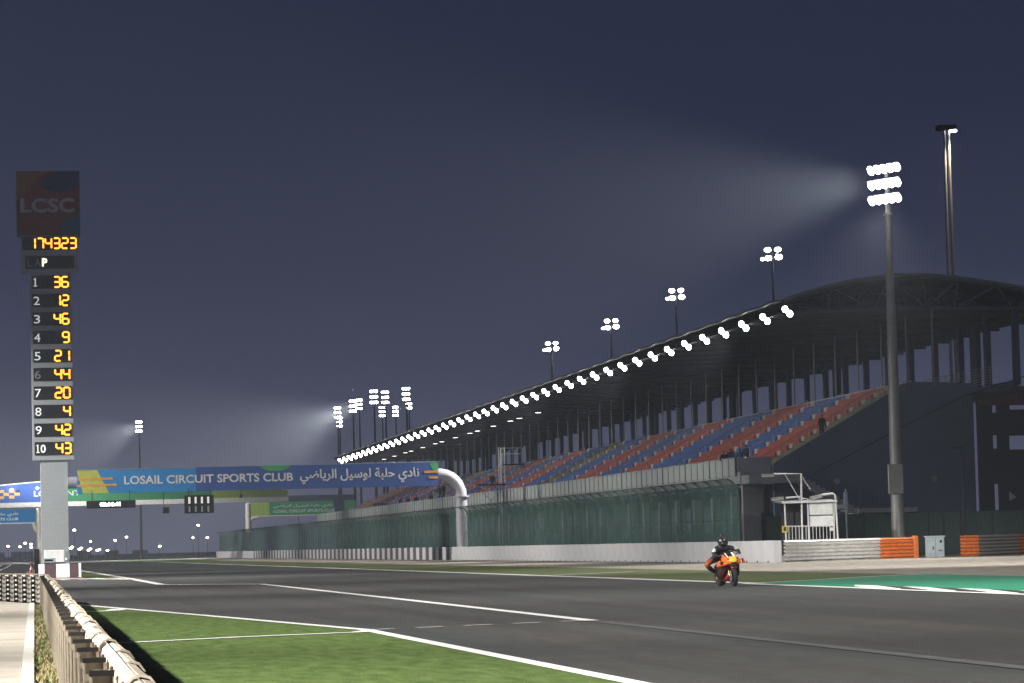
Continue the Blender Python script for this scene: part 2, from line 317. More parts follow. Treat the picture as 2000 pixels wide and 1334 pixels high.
for i in range(5200):
    y = 12 + 76 * random.random() ** 1.3; t = random.random(); x = pathR(y) + .02 + t * (railL(y) - pathR(y)); h = random.uniform(.02, .075); a = random.uniform(0, 6.28); w = random.uniform(.008, .03)
    dx, dy = math.cos(a) * w, math.sin(a) * w; lx, ly = random.uniform(-.04, .04), random.uniform(-.04, .04)
    b.add([(x - dx, y - dy, -.004), (x + dx, y + dy, -.004), (x + lx, y + ly, h)], [(0, 1, 2)], 0 if random.random() < .7 else 1)
stuff(tag(b.build('verge_weeds', ['dry_grass', 'turf']), 'dry weeds and stones between path and guardrail', 'weeds'))

# ================================================================== GUARDRAILS
WP = [(0, 0), (.012, .02), (.075, .045), (.08, .075), (.075, .105), (.02, .14), (.02, .17), (.075, .205), (.08, .235), (.075, .265), (.012, .29), (0, .31)]
WP2 = [(0, 0), (.012, .035), (.05, .06), (.08, .0775), (.05, .10), (.012, .12), (0, .155), (.012, .19), (.05, .215), (.08, .2325), (.05, .255), (.012, .275), (0, .31)]
def wbeam(p0, p1, out, z0, h, thick=.005, mi=0, mb=None, WP=WP):
    """W-beam between two ground points; 'out' is the unit normal its ridges bulge towards"""
    b = mb or MB(); k = h / .31; V = []
    for p in (p0, p1):
        V += [(p[0] + out[0] * d, p[1] + out[1] * d, z0 + z * k) for d, z in WP]
        V += [(p[0] + out[0] * (d - thick), p[1] + out[1] * (d - thick), z0 + z * k) for d, z in WP[::-1]]
    n = 2 * len(WP)
    b.add(V, [(i, (i + 1) % n, n + (i + 1) % n, n + i) for i in range(n)], mi, False); b.add(V, [tuple(range(n - 1, -1, -1)), tuple(range(n, 2 * n))], mi); return b
postm = MB(); postm.box(0, .012, -.05, .05, 0, .76); postm.box(.012, .108, -.006, .006, 0, .76); postm.box(.108, .12, -.05, .05, 0, .76); postm.box(.0, .12, -.055, -.050, .66, .70)
capm = MB(); capm.box(-.004, .124, -.056, .056, .76, .785)
post_dk = postm.mesh('post', 'dark_post'); post_me = postm.mesh('post', 'post_steel'); cap_me = capm.mesh('post_cap', 'black_cap')
glintm = MB(); glintm.ball((.06, 0, 0), .035, .045, .032, 8, 5); glint_me = glintm.mesh('bolt_or_glint', 'board_white')  # white balls standing in for light caught on the beam ridges
spm = MB(); spm.box(.12, .17, -.045, .045, .10, .72); sp_me = spm.mesh('spacer', 'galvanised')
gr = thing('guardrail', 'long steel guardrail on brown posts between concrete path and green turf', 'guardrail', (railL(12), 12, 0))
ang = math.atan(.0114)
y = 12.0; i = 0
while y < 90.5:
    p = ob('post', post_me, gr, (railL(y) - railL(12), y - 12, 0), (0, 0, -ang)); ob('post_cap', cap_me, p)
    if i % 2 == 0:
        y1 = min(y + 4, 91.2)
        for k in range(3):
            bm_ = wbeam((railL(y) - railL(12) + .165, y - 12 - .1), (railL(y1) - railL(12) + .165, y1 - 12 + .1), (1, -.0114), .03 + k * .265, .265)
            bo = bm_.build('beam', 'steel_beam', gr)
    ob('spacer', sp_me, p)
    y += 2; i += 1
# folded top plates with their bolts, seen along the rail; each overlaps the next
foldm = MB(); pf_ = [(.118, .735), (.124, .785), (.150, .812), (.185, .822), (.225, .812), (.255, .770), (.248, .765), (.220, .800), (.185, .810), (.152, .801), (.132, .780), (.126, .735)]
foldm.loft([[(x, yy_, z + dz_) for x, z in pf_] for yy_, dz_ in ((-.04, .012), (.10, .004), (1.0, -.004), (2.02, -.006))], smooth=False); fold_me = foldm.mesh('top_plate', 'rail_cream')
b = MB(); b.box(.110, .122, -.045, .045, -.018, .018); b.box(.112, .121, .05, .22, -.006, .006); bolt2 = b.mesh('bolt_or_glint', 'rust')
y = 12.0
while y < 90:
    ob('top_plate', fold_me, gr, (railL(y) - railL(12), y - 12, random.uniform(-.004, .004)), (0, random.uniform(-.03, .03), -ang))
    for dy, dz in ((.38, .772), (1.25, .765)): ob('bolt_or_glint', bolt2, gr, (railL(y + dy) - railL(12), y - 12 + dy, dz))
    y += 2
# the rail turns away towards the pit lane
D = Vector((-.150, .9887)); N = Vector((.9887, .150))
g2 = thing('guardrail', 'bent end section of steel guardrail turning away behind the concrete path', 'guardrail', (railL(91), 91, 0))
for i in range(12):
    q = D * (i * 1.5); ob('post', post_dk, g2, (q.x, q.y + .3, 0), (0, 0, math.atan2(.150, .9887)))
    r = D * (i * 1.5)
    for k in range(3):
        wbeam((r.x + N.x * .165, r.y + N.y * .165), ((r + D * 1.5).x + N.x * .165, (r + D * 1.5).y + N.y * .165), (N.x, N.y), .03 + k * .265, .265).build('beam', 'galvanised', g2)
        for zz in (.07, .20):
            for s_ in (-.16, .16): ob('bolt_or_glint', glint_me, g2, (r.x + D.x * s_ - .02, r.y + .3 + D.y * s_, .03 + k * .265 + zz))
b = MB(); b.tube([(0.16, 0, .805), (D.x * 17 + .16, D.y * 17, .805)], .02, 6); b.build('top_roll', 'post_steel', g2)

# right-hand rail where the white wall stops
def armco(name, label, pts, cols):
    t = thing(name, label, 'guardrail', (pts[0][0], pts[0][1], 0)); o = Vector(pts[0])
    for (p, q), c in zip(zip(pts[:-1], pts[1:]), cols):
        p = Vector(p) - o; q = Vector(q) - o; d = (q - p).normalized(); n = Vector((d.y, -d.x))
        for k in range(3): wbeam(p, q, n * 1.7, .01 + k * .385, .385, WP=WP2).build('beam', c, t)
        L = (q - p).length; m = max(1, int(L / 2))
        for j in range(1 if p.length < .1 else 0, m + 1):
            r = p + d * (L * j / m) - n * .13; bb = MB(); bb.box(-.06, .06, -.06, .06, 0, 1.12); bb.build('post', 'post_steel', t, (r.x, r.y, 0), (0, 0, math.atan2(d.y, d.x)))
    return t
a0, a1, a2 = (40.80, 166.75), G(1719, 1092), G(1786, 1090)
t = armco('guardrail', 'shiny triple steel guardrail with orange rounded end next to the white wall', [a0, ((a0[0] + a1[0]) / 2, (a0[1] + a1[1]) / 2), a1, a2], ['steel_beam', 'steel_beam', 'orange_rail'])
o = Vector((a2[0] - a0[0], a2[1] - a0[1])); d = (Vector(a2) - Vector(a1)).normalized()
b = MB(); b.bevbox(-.10, .24, -.16, .14, 0, 1.22, .07); b.build('end_cap', 'orange_rail', t, (o.x, o.y, 0), (0, 0, math.atan2(d.y, d.x)))
b0, b1, b2, b3 = G(1876, 1087), G(1912, 1086), G(1990, 1082), G(2060, 1079)
armco('guardrail', 'dull grey guardrail with orange painted ends beside the grey cabinet', [b0, b1, b2, b3], ['orange_rail', 'galvanised', 'orange_rail'])

# ================================================================== WHITE WALL and DEBRIS FENCE
WX = 40.3
wall = thing('track_wall', 'long white concrete wall with a dark striped stretch beneath the green fence', 'wall', (WX, 167, 0))
def blockmesh(L, m):
    b = MB(); b.bevbox(0, .45, .006, L - .006, 0, 1.155, .02); return b.mesh('block', m)
bw = blockmesh(2.45, 'white_wall'); ntch = MB(); ntch.box(-.012, .05, -.09, .09, .0, .10); ntm = ntch.mesh('drain_slot', 'black_cap')
y = 167.0
while y < 287.5:
    o = ob('block', bw, wall, (0, y - 167, 0)); ob('drain_slot', ntm, o, (0, 1.22, 0)); y += 2.45
bs_w = blockmesh(2.32, 'white_wall'); bs_d = blockmesh(2.32, 'wall_stripe'); k = 0
while y < 509:
    ob('block', bs_d if k % 2 == 0 else bs_w, wall, (0, y - 167, 0)); y += 2.32; k += 1
bl = blockmesh(9.5, 'white_wall')
while y < 592: ob('block', bl, wall, (0, y - 167, 0)); y += 9.5

fence = thing('debris_fence', 'tall green mesh debris fence with curved top behind the white wall', 'fence', (41.0, 178, 0))
prof = [(0, 1.0), (0, 3.75), (-.05, 4.02), (-.17, 4.28), (-.36, 4.48), (-.62, 4.62)]
pm = MB(); pm.tube([(0.05, 0, 0)] + [(x + .05, 0, z) for x, z in prof], .055, 6); pme = pm.mesh('post', 'fence_post')
BAY = 3.08; NB = 136
mm = MB(); V = [(x, 0, z) for x, z in prof] + [(x, BAY, z) for x, z in prof]; n = len(prof); mm.add(V, [(i, n + i, n + i + 1, i + 1) for i in range(n - 1)]); mme = mm.mesh('mesh_panel', 'debris_mesh')
for i in range(NB + 1):
    ob('post', pme, fence, (0, i * BAY, 0))
    if i < NB: ob('mesh_panel', mme, fence, (0, i * BAY, 0))
b = MB()
for z in (2.35, 3.7): b.tube([(.0, 0, z), (0, NB * BAY, z)], .02, 5)
b.tube([(-.62, 0, 4.62), (-.62, NB * BAY, 4.62)], .03, 5); b.build('rail_wire', 'fence_post', fence)
fmk = MB(); fmk.hexa([(-.02, -.12, 0), (.02, -.12, 0), (.02, .22, -.16), (-.02, .22, -.16), (-.02, -.12, .06), (.02, -.12, .06), (.02, .22, .16), (-.02, .22, .16)]); fmm = fmk.mesh('marker_plate', 'board_black')
for k in range(16): ob('marker_plate', fmm, fence, (-.06, 315 + k * 7.0 - 178, 2.28))
b = MB(); b.bevbox(0, .35, 0, NB * BAY, 0, 1.05, .02); b.build('base_wall', 'stand_wall', fence, (-.02, 0, 0))

# ================================================================== GRANDSTAND
Y0, Y1 = 202.0, 472.0
def sl(z): return .0004 + .0058 * max(0, min(1, (z - 5.2) / 5.8))
def zz(z, Y): return z - sl(z) * (Y - Y0)
GS = thing('grandstand', 'long roofed grandstand with orange and blue seats behind the green fence', 'grandstand', (48, Y0, 0))
def sheared(b, x0, x1, z0, z1, ya=Y0, yb=Y1, mi=0):
    return b.hexa([(x0 - 48, ya - Y0, zz(z0, ya)), (x1 - 48, ya - Y0, zz(z0, ya)), (x1 - 48, yb - Y0, zz(z0, yb)), (x0 - 48, yb - Y0, zz(z0, yb)), (x0 - 48, ya - Y0, zz(z1, ya)), (x1 - 48, ya - Y0, zz(z1, ya)), (x1 - 48, yb - Y0, zz(z1, yb)), (x0 - 48, yb - Y0, zz(z1, yb))], mi)
NR, DX, DZ, X0, Z0 = 11, .82, .46, 48.9, 5.55
def row_x(r): return X0 + r * DX
def row_z(r, Y): return zz(Z0 + r * DZ, Y)
for r in range(NR):
    b = MB(); sheared(b, row_x(r), row_x(r) + DX + .06, Z0 + r * DZ - .6, Z0 + r * DZ, Y0 + .3); b.build('tier', 'tier', GS)
b = MB(); sheared(b, 46.75, X0, 4.75, 5.5); b.build('front_slab', 'stand_slab', GS)
b = MB(); sheared(b, row_x(NR), 66.5, 10.25, 10.62); b.build('concourse_floor', 'tier', GS)
b = MB(); sheared(b, row_x(NR) + .0, row_x(NR) + .22, 10.63, 11.06); b.build('concourse_kerb', 'step_paint', GS)
# under-croft wall and columns
b = MB(); b.box(3.4, 3.7, 8, Y1 - Y0, 0, 4.75); b.build('undercroft_wall', 'stand_wall', GS)
cm = MB(); cm.box(-.28, .28, -.28, .28, 0, 4.73); cme = cm.mesh('column', 'stand_slab')
for i in range(45): ob('column', cme, GS, (1.6, 2.0 + i * 6.03, 0))
# parapet
pp = MB(); pp.box(0, .05, .03, 1.87, 0, 1.08); pme = pp.mesh('parapet_panel', 'parapet')
pf = MB(); pf.box(-.05, .07, -.06, .06, -.05, 1.16); pfm = pf.mesh('parapet_post', 'parapet_frame')
y = Y0 + 1.0; i = 0
while y < Y1:
    ob('parapet_panel', pme, GS, (-1.30, y - Y0, zz(5.3, y)))
    pq = ob('parapet_post', pfm, GS, (-1.30, y - Y0, zz(5.3, y)))
    if i % 4: pq.scale = (.6, .30, .94)
    y += 1.9; i += 1
b = MB(); sheared(b, 46.66, 46.79, 6.40, 6.45, Y0 + 1, Y1); b.build('parapet_rail', 'silver', GS)
b = MB(); b.box(-1.3, .9, .55, .62, 5.3, 6.38); b.build('end_parapet', 'parapet', GS)
b = MB(); b.box(-1.3, 3.2, .53, .64, 6.385, 6.43); b.build('end_rail', 'silver', GS)

# seat blocks
BL = [(202.0, 'seat_grey'), (206.8, 'seat_orange'), (216.6, 'seat_blue'), (226.3, 'seat_orange'), (238, 'seat_blue'), (252, 'seat_orange'), (262.7, 'seat_blue'), (273.7, 'seat_orange'), (285.2, 'seat_blue'), (296.9, 'seat_yellow'), (304, 'seat_blue'), (315, 'seat_orange'), (326, 'seat_blue'), (337, 'seat_orange'), (348, 'seat_blue'), (359, 'seat_orange'), (370, 'seat_blue'), (380, 'seat_yellow'), (393, 'seat_blue'), (404, 'seat_orange'), (415, 'seat_blue'), (426, 'seat_orange'), (437, 'seat_blue'), (448, 'seat_orange'), (456, 'seat_yellow'), (464, 'seat_orange'), (472, None)]
SM = ['seat_orange', 'seat_blue', 'seat_yellow', 'seat_grey']
def seat_geo(b, x, y, z, mi=0):
    b.hexa([(x - .22, y - .21, z + .36), (x + .20, y - .19, z + .33), (x + .20, y + .19, z + .33), (x - .22, y + .21, z + .36), (x - .24, y - .22, z + .43), (x + .20, y - .21, z + .41), (x + .20, y + .21, z + .41), (x - .24, y + .22, z + .43)], mi)
    b.hexa([(x + .16, y - .21, z + .36), (x + .21, y - .21, z + .36), (x + .21, y + .21, z + .36), (x + .16, y + .21, z + .36), (x + .23, y - .20, z + .80), (x + .27, y - .20, z + .80), (x + .27, y + .20, z + .80), (x + .23, y + .20, z + .80)], mi)
    return b
SME = {m: seat_geo(MB(), 0, 0, 0).box(-.03, .03, -.03, .03, 0, .36).mesh('seat', m) for m in SM}
AIS = .62
far_seats = MB(); near = 0
for bi in range(len(BL) - 1):
    ya, c = BL[bi]; yb = BL[bi + 1][0]; n = int((yb - ya - 2 * AIS) / .50)
    for j in range(n):
        y = ya + AIS + .25 + j * (yb - ya - 2 * AIS) / n
        for r in range(NR):
            x = row_x(r) + .42; z = row_z(r, y)
            if c == 'seat_yellow' and random.random() < .3: c_ = 'seat_grey'
            else: c_ = c
            if y < 216.2:
                ob('seat', SME[c_], GS, (x - 48, y - Y0, z)); near += 1
            else: seat_geo(far_seats, x - 48, y - Y0, z, SM.index(c_))
stuff(far_seats.build('seat_rows', SM, GS))
# aisles: pale half steps and a handrail
stp = MB(); stp.box(-.20, .16, -.52, .52, 0, .23); stp.box(.10, .19, -.55, .45, .60, .88); stm = stp.mesh('aisle_step', 'step_paint')
for bi in range(1, len(BL) - 1):
    ya = BL[bi][0]
    for r in range(NR): ob('aisle_step', stm, GS, (row_x(r) + .62 - 48, ya - Y0, row_z(r, ya)))
    b = MB(); pts = []
    for r in range(0, NR, 2):
        p = Vector((row_x(r) + .3 - 48, ya - Y0, row_z(r, ya))); b.cyl(p, p + Vector((0, 0, .95)), .024, n=5); pts.append(p + Vector((0, 0, .95)))
    b.tube(pts, .028, 5); b.build('handrail', 'silver', GS)
# near end wall (side of the stand), its joint and the stairs in front of it
ex = 0.0
b = MB(); zt = lambda r: Z0 + r * DZ
poly = [(.5, 0), (.5, 4.74), (.9, 4.74)]
poly += [(row_x(0) - 48, zt(0) + .42), (row_x(NR) - 48, zt(NR) + .40)]
poly += [(14.1, 10.84), (14.1, 0)]
poly = [(0.9, 0)] + poly[2:]
b.prismY(poly, -.05, .28); b.build('end_wall', 'stand_wall', GS)
b = MB(); b.tube([AY(1590, 925, Y0 - .07) - Vector((48, Y0, 0)), AY(1680, 878, Y0 - .07) - Vector((48, Y0, 0)), AY(1760, 835, Y0 - .07) - Vector((48, Y0, 0)), AY(1880, 775, Y0 - .07) - Vector((48, Y0, 0)), AY(2010, 732, Y0 - .07) - Vector((48, Y0, 0))], .035, 6); b.build('wall_conduit', 'dark_steel', GS)
for px, py in ((1634, 940), (1825, 935)):
    p = AY(px, py, Y0 - .06) - Vector((48, Y0, 0)); b = MB(); b.cyl(p, p - Vector((0, .12, 0)), .20, n=14); b.build('bulkhead_lamp', 'stand_slab', GS)
st = []
x, z = 50.2, 5.25
b = MB(); b.box(46.8 - 48, 50.2 - 48, -2.2, -.06, 4.72, 5.24); b.build('stair_landing', 'stand_slab', GS)
for i in range(12):
    b = MB(); b.hexa([(x - 48 - .05, -2.0, z - .55), (x - 48 + .30, -2.0, z - .70), (x - 48 + .30, -.06, z - .70), (x - 48 - .05, -.06, z - .55), (x - 48 - .05, -2.0, z - .17), (x - 48 + .30, -2.0, z - .17), (x - 48 + .30, -.06, z - .17), (x - 48 - .05, -.06, z - .17)]); b.build('stair_step', 'stand_slab', GS)
    x += .30; z -= .185
b = MB(); b.box(5.8, 9.6, -2.2, -.06, 2.72, 3.0); b.build('stair_landing', 'stand_slab', GS)
b = MB()
for k in range(5): b.tube([(5.9, -2.1, 3.1 + k * .24), (9.5, -2.1, 3.1 + k * .24)], .02, 5)
for k in range(4): b.tube([(5.9 + k * 1.2, -2.1, 3.0), (5.9 + k * 1.2, -2.1, 4.1)], .024, 5)
b.build('stair_railing', 'stand_wall', GS)
x, z = 57.6, 3.0
for i in range(16):
    b = MB(); b.hexa([(x - 48 - .02, -2.0, z - .75), (x - 48 + .27, -2.0, z - .90), (x - 48 + .27, -.06, z - .90), (x - 48 - .02, -.06, z - .75), (x - 48 - .02, -2.0, z - .17), (x - 48 + .27, -2.0, z - .17), (x - 48 + .27, -.06, z - .17), (x - 48 - .02, -.06, z - .17)]); b.build('stair_step', 'stand_wall', GS)
    x += .27; z -= .18
# piers and walls under the front landing
for (px0, px1), m in (((1452, 1490), 'stand_slab'), ((1504, 1545), 'stand_wall')):
    p0, p1 = AY(px0, 1000, Y0 + 1.2), AY(px1, 1000, Y0 + 1.2); b = MB(); b.box(p0.x - 48, p1.x - 48, 1.2, 1.6, 0, 4.71); b.build('pier', m, GS)
b = MB(); b.box(AY(1490, 1000, 204).x - 48, AY(1505, 1000, 204).x - 48, 1.3, 2.0, 0, 4.71); b.build('pier', 'dark_steel', GS)
b = MB(); b.box(-.9, .6, -.9, -.8, 0, 2.9); b.build('dark_door', 'dark_steel', GS, (1.2, 1.9, 0))
# roof
RB, RY0, RN = 6.03, 199.0, 45
RY1 = RY0 + RB * RN
def rzz(z, Y): return z - .0066 * (Y - 199.0)
top = [(49.0, 15.98), (50.4, 16.48), (52.2, 16.95), (54.0, 17.30), (56.0, 17.52), (58.2, 17.55), (60.5, 17.35), (63, 16.95), (66, 16.4), (69, 15.7)]
bot = [(49.5, 15.30), (52, 15.35), (55, 15.45), (58.4, 15.50), (60.2, 15.45), (64, 15.4), (68.8, 15.3)]
b = MB()
for A, B in zip(top[:-1], top[1:]):
    for i in range(0, RN):
        ya, yb = RY0 + i * RB, RY0 + (i + 1) * RB; h = .0
        V = [(A[0] - 48, ya - Y0, rzz(A[1], ya)), (B[0] - 48, ya - Y0, rzz(B[1], ya)), (B[0] - 48, yb - Y0, rzz(B[1], yb)), (A[0] - 48, yb - Y0, rzz(A[1], yb))]
        b.hexa(V + [(x, y, z + .16) for x, y, z in V])
b.build('roof', 'roof_sheet', GS)
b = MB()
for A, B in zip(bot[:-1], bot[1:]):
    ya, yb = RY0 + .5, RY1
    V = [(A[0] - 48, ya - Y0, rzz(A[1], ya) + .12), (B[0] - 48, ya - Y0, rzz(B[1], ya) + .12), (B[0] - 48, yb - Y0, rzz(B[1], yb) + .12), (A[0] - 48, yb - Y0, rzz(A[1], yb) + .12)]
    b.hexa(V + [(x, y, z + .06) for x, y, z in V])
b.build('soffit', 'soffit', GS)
# fascia tube pieces along the front edge
for i in range(RN):
    ya, yb = RY0 + i * RB, RY0 + (i + 1) * RB; b = MB(); m_ = (ya + yb) / 2
    b.tube([(1.0, ya - Y0 + .05, rzz(16.05, ya)), (.98, m_ - Y0, rzz(16.17, m_)), (1.0, yb - Y0 - .05, rzz(16.05, yb))], .10, 6); b.build('gutter', 'mast_steel', GS)
# trusses
def truss_mesh(r):
    b = MB(); tp = [(x - 48, 0, z - .10) for x, z in top]; bt = [(x - 48, 0, z) for x, z in bot]
    for A, B in zip(tp[:-1], tp[1:]): b.bar(A, B, .14, .14)
    for A, B in zip(bt[:-1], bt[1:]): b.bar(A, B, .14, .16)
    k = [tp[0], bt[1], tp[2], bt[2], tp[4], bt[3], tp[6], bt[4], tp[7], bt[5], tp[8], bt[6]]
    for A, B in zip(k[:-1], k[1:]): b.bar(A, B, .09, .09)
    for t_, u_ in ((2, 1), (4, 2), (5, 3), (6, 4), (7, 5)): b.bar(tp[t_], bt[u_], .08, .08)
    return b.mesh('truss', 'truss')
tme = truss_mesh(0)
for i in range(RN + 1): ob('truss', tme, GS, (0, RY0 + i * RB - Y0 + (.1 if i == 0 else 0), -.0066 * i * RB))
# concourse columns, pillars, railings
for i in range(RN):
    y = RY0 + .6 + i * RB
    if y < Y0: y0_ = y
    zf = zz(10.63, y); zr = rzz(15.5, y)
    b = MB(); b.cyl((0, 0, 0), (0, 0, zr - zf), .06, n=8); b.build('roof_column', 'mast_steel', GS, (58.85 - 48, y - Y0, zf))
    b = MB(); b.box(0, .35, -.28, .28, 0, zr - zf); b.build('rear_pillar', 'blue_pillar', GS, (64.6 - 48, y - Y0 + 1.5, zf))
    b = MB(); b.box(0, .3, -.75, .75, 0, zr - zf - .2)
    if i % 6 == 1: b.build('rear_pillar', 'dark_steel' if i % 4 else 'dark_red', GS, (64.7 - 48, y - Y0 + 4.4, zf))
    b = MB()
    for k in range(7): b.bar((0, 0, .12 + k * .165), (0, RB - .3, .12 + k * .165 - .0062 * RB), .03, .035)
    for k in range(4): b.bar((0, k * (RB - .3) / 3, 0), (0, k * (RB - .3) / 3, 1.15), .04, .04)
    b.build('rear_railing', 'mast_steel', GS, (62.6 - 48, y - Y0 + .1, zf))
# fascia of the concourse back edge
b = MB()
for i in range(RN):
    pass
sheared(b, 64.9, 65.1, 10.2, 11.0); b.build('rear_upstand', 'stand_wall', GS)
# second tower of the stand: dark maroon stair block with openings at the near end
SB = thing('stair_block', 'dark maroon steel stair block with window openings beside the grandstand end wall', 'stair block', (AY(1912, 1040, 200).x, 200, 0))
ox = SB.location.x
def holed(x0, x1, z0, z1, holes, y0, y1, m):
    xs = sorted({x0, x1, *[h[0] for h in holes], *[h[1] for h in holes]}); zs_ = sorted({z0, z1, *[h[2] for h in holes], *[h[3] for h in holes]}); b = MB()
    for xa, xb in zip(xs[:-1], xs[1:]):
        for za, zb in zip(zs_[:-1], zs_[1:]):
            if not any(h[0] <= (xa + xb) / 2 <= h[1] and h[2] <= (za + zb) / 2 <= h[3] for h in holes): b.box(xa, xb, y0, y1, za, zb)
    return b.build('wall', m, SB)
def R_(px0, px1, py0, py1): a = AY(px0, py1, 199.5); c = AY(px1, py0, 199.5); return (a.x - ox, c.x - ox, a.z, c.z)
hs = [R_(1938, 1947, 783, 806), R_(1972, 2020, 783, 800), R_(1940, 1949, 850, 876), R_(1972, 2020, 850, 878), R_(1944, 1952, 945, 996)]
holed(0, 12, 0, 9.3, hs, -.5, -.2, 'dark_steel')
b = MB(); b.hexa([(0, -.55, 9.3), (12, -.55, 9.3), (12, -.15, 9.3), (0, -.15, 9.3), (0, -.55, 9.55), (12, -.55, 12.2), (12, -.15, 12.2), (0, -.15, 9.55)]); b.build('sloped_cornice', 'dark_red', SB)
b = MB(); pz = AY(1972, 960, 199.4); px_ = AY(1986, 971, 199.4); q = AY(1972, 978, 199.4)
b.add([(pz.x - ox, -.56, pz.z), (px_.x - ox, -.56, px_.z), (q.x - ox, -.56, q.z), (pz.x - ox, -.51, pz.z), (px_.x - ox, -.51, px_.z), (q.x - ox, -.51, q.z)], [(0, 2, 1), (3, 4, 5), (0, 1, 4, 3), (1, 2, 5, 4), (2, 0, 3, 5)]); b.build('arrow_mark', 'stand_slab', SB)

# ================================================================== FLOODLIGHT MASTS
def lamp_meshes(R, body='lamp_body', lens='flood_lens'):
    b = MB(); b.loft([[(r * math.cos(t), y, r * math.sin(t)) for t in [2 * math.pi * i / 12 for i in range(12)]] for y, r in ((.55 * R * 1.9, .25 * R), (.75 * R, .5 * R), (.25 * R, .92 * R), (0, R))]); b.box(-.9 * R, .9 * R, -.55 * R, .02, .98 * R, 1.03 * R)
    l = MB(); l.cyl((0, -.02, 0), (0, -.005, 0), R * .94, R * .94, 14, smooth=False)
    return b.mesh('lamp', body), l.mesh('lens', lens)
LAMP = {r: lamp_meshes(r) for r in (.30, .24, .36)}
def aim_euler(d):      # local -Y looks along d
    d = Vector(d).normalized(); x = Vector((0, 0, 1)).cross(d).normalized(); return Matrix((x, -d, x.cross(-d))).transposed().to_euler()
def spot(parent, wloc, target, power, cone=40, blend=.5, radius=.5, col=(1.0, .965, .90)):
    l = bpy.data.lights.new('floodlight_beam', 'SPOT'); l.energy = power; l.spot_size = rad(cone); l.spot_blend = blend; l.shadow_soft_size = radius; l.color = col
    o = bpy.data.objects.new('floodlight_beam', l); COL.objects.link(o); o.parent = parent
    o.location = Vector(wloc) - parent.matrix_basis.translation
    o.rotation_euler = (Vector(target) - Vector(wloc)).to_track_quat('-Z', 'Y').to_euler(); return o
def mast(label, x, y, h, face, rows=3, cols=4, dz=.95, dx=.62, R=.30, r0=.34, r1=.13, group=None, spread=0.06, box=False, pole_m='mast_steel'):
    """face: unit XY direction the lamps look towards"""
    t = thing('floodlight_mast', label, 'floodlight', (x, y, 0), None, group); f = Vector((face[0], face[1], 0)).normalized(); a = Vector((-f.y, f.x, 0))
    top_ = h + dz * (rows - 1) + .2
    b = MB(); b.tube([(0, 0, 0), (0, 0, h * .5), (0, 0, h - .9)], [r0, (r0 + r1) / 2 + .03, r1 + .03], 12); b.cyl((0, 0, h - .95), (0, 0, h - .83), r1 + .13, n=12); b.cyl((0, 0, h - .9), (0, 0, top_), r1, r1 * .8, 10); b.build('pole', pole_m, t)
    bme, lme = LAMP[R]
    for r in range(rows):
        z = h + r * dz; b = MB(); w = (cols - 1) * dx / 2 + .2; b.bar(a * -w + Vector((0, 0, z)), a * w + Vector((0, 0, z)), .10, .10); b.build('crossarm', 'mast_steel', t)
        for c in range(cols):
            p = a * ((c - (cols - 1) / 2) * dx) + f * .25 + Vector((0, 0, z)); d = f + Vector((0, 0, -.42)) + a * (c - (cols - 1) / 2) * spread
            lp = ob('lamp', bme, t, p, aim_euler(d)); ob('lens', lme, lp)
    if box:
        b = MB(); b.bevbox(-.62, .28, -.50, -.30, 3.7, 5.42, .03); b.build('control_box', 'mast_steel', t)
    return t
NM = mast('tall floodlight mast with three blazing lamp rows in front of grandstand end', 52.4, 186, 21.0, (-.89, -.45), 3, 5, .90, .56, .30, .40, .17, box=True)
spot(NM, (51.6, 185.6, 22), (-20, 150, 9), 420000, 46, 1.0, .8); spot(NM, (51.6, 185.0, 20.6), (43, 160, 0), 60000, 66, 1.0, .8)
for yy, xx in ((118, 52), (62, 46)):
    t = mast('floodlight mast on the gravel side of the straight', xx, yy, 21.5, (-1, .1), 3, 4, .95, .66, .30, group='gravel side floodlight masts')
    spot(t, (xx - .6, yy, 22.4), (xx - 15, yy + (26 if yy == 118 else 8), 0), 95000, 74, 1.0, .6)
    if yy == 118: spot(t, (xx - .6, yy, 20.4), (58, 184, -.6), 70000, 13, 1.0, .6); spot(t, (xx - .6, yy, 21.4), (48, 174, -.6), 110000, 15, 1.0, .6)
# the masts along the pit side that light the straight (left of the view)
for i, yy in enumerate([-12, 18, 48, 78, 108, 138, 168, 205, 240, 275, 310, 350, 395, 445, 500, 565, 640, 760, 860, 950]):
    t = mast('pit side floodlight mast lighting the straight', -28, yy, 21.5, (1, .15), 3, 4, .95, .66, .30, group='pit side floodlight masts')
    if yy < 190: spot(t, (-27.4, yy, 22.4), (12 if yy < 100 else 10, yy + (14 if yy < 100 else 6), 0), 300000 if yy < 30 else 200000 if yy < 60 else 165000, 58 if yy < 100 else 52, 1.0, .6)
    else: spot(t, (-27.4, yy, 22.4), (18.5, yy + 10, 0), 140000, 48, 1.0, .6)
    if yy == 18: spot(t, (-27.4, yy, 21.4), (22, 92, 0), 110000, 17, 1.0, .6)
    if yy == 78: spot(t, (-27.4, yy, 21.4), (46, 170, -1.5), 110000, 11.5, 1.0, .6)
    if yy == 205: spot(t, (-27.4, yy, 21.4), (10, 285, 1.5), 90000, 17, .9, .6); spot(t, (-27.4, yy, 20.4), (32, 285, 7.5), 60000, 17, .9, .6)
    if yy == 138: spot(t, (-27.4, yy, 21.4), (4.5, 196, .3), 330000, 12, .8, .6)
    if yy == 240: spot(t, (-27.4, yy, 21.4), (2, 310, 5), 150000, 9, .8, .6)
    if yy == 445: spot(t, (-27.4, yy, 21.4), (10, 520, 10.5), 190000, 34, .9, .6)
    if yy == 500: spot(t, (-27.4, yy, 21.4), (50, 545, 8), 230000, 20, .9, .6)
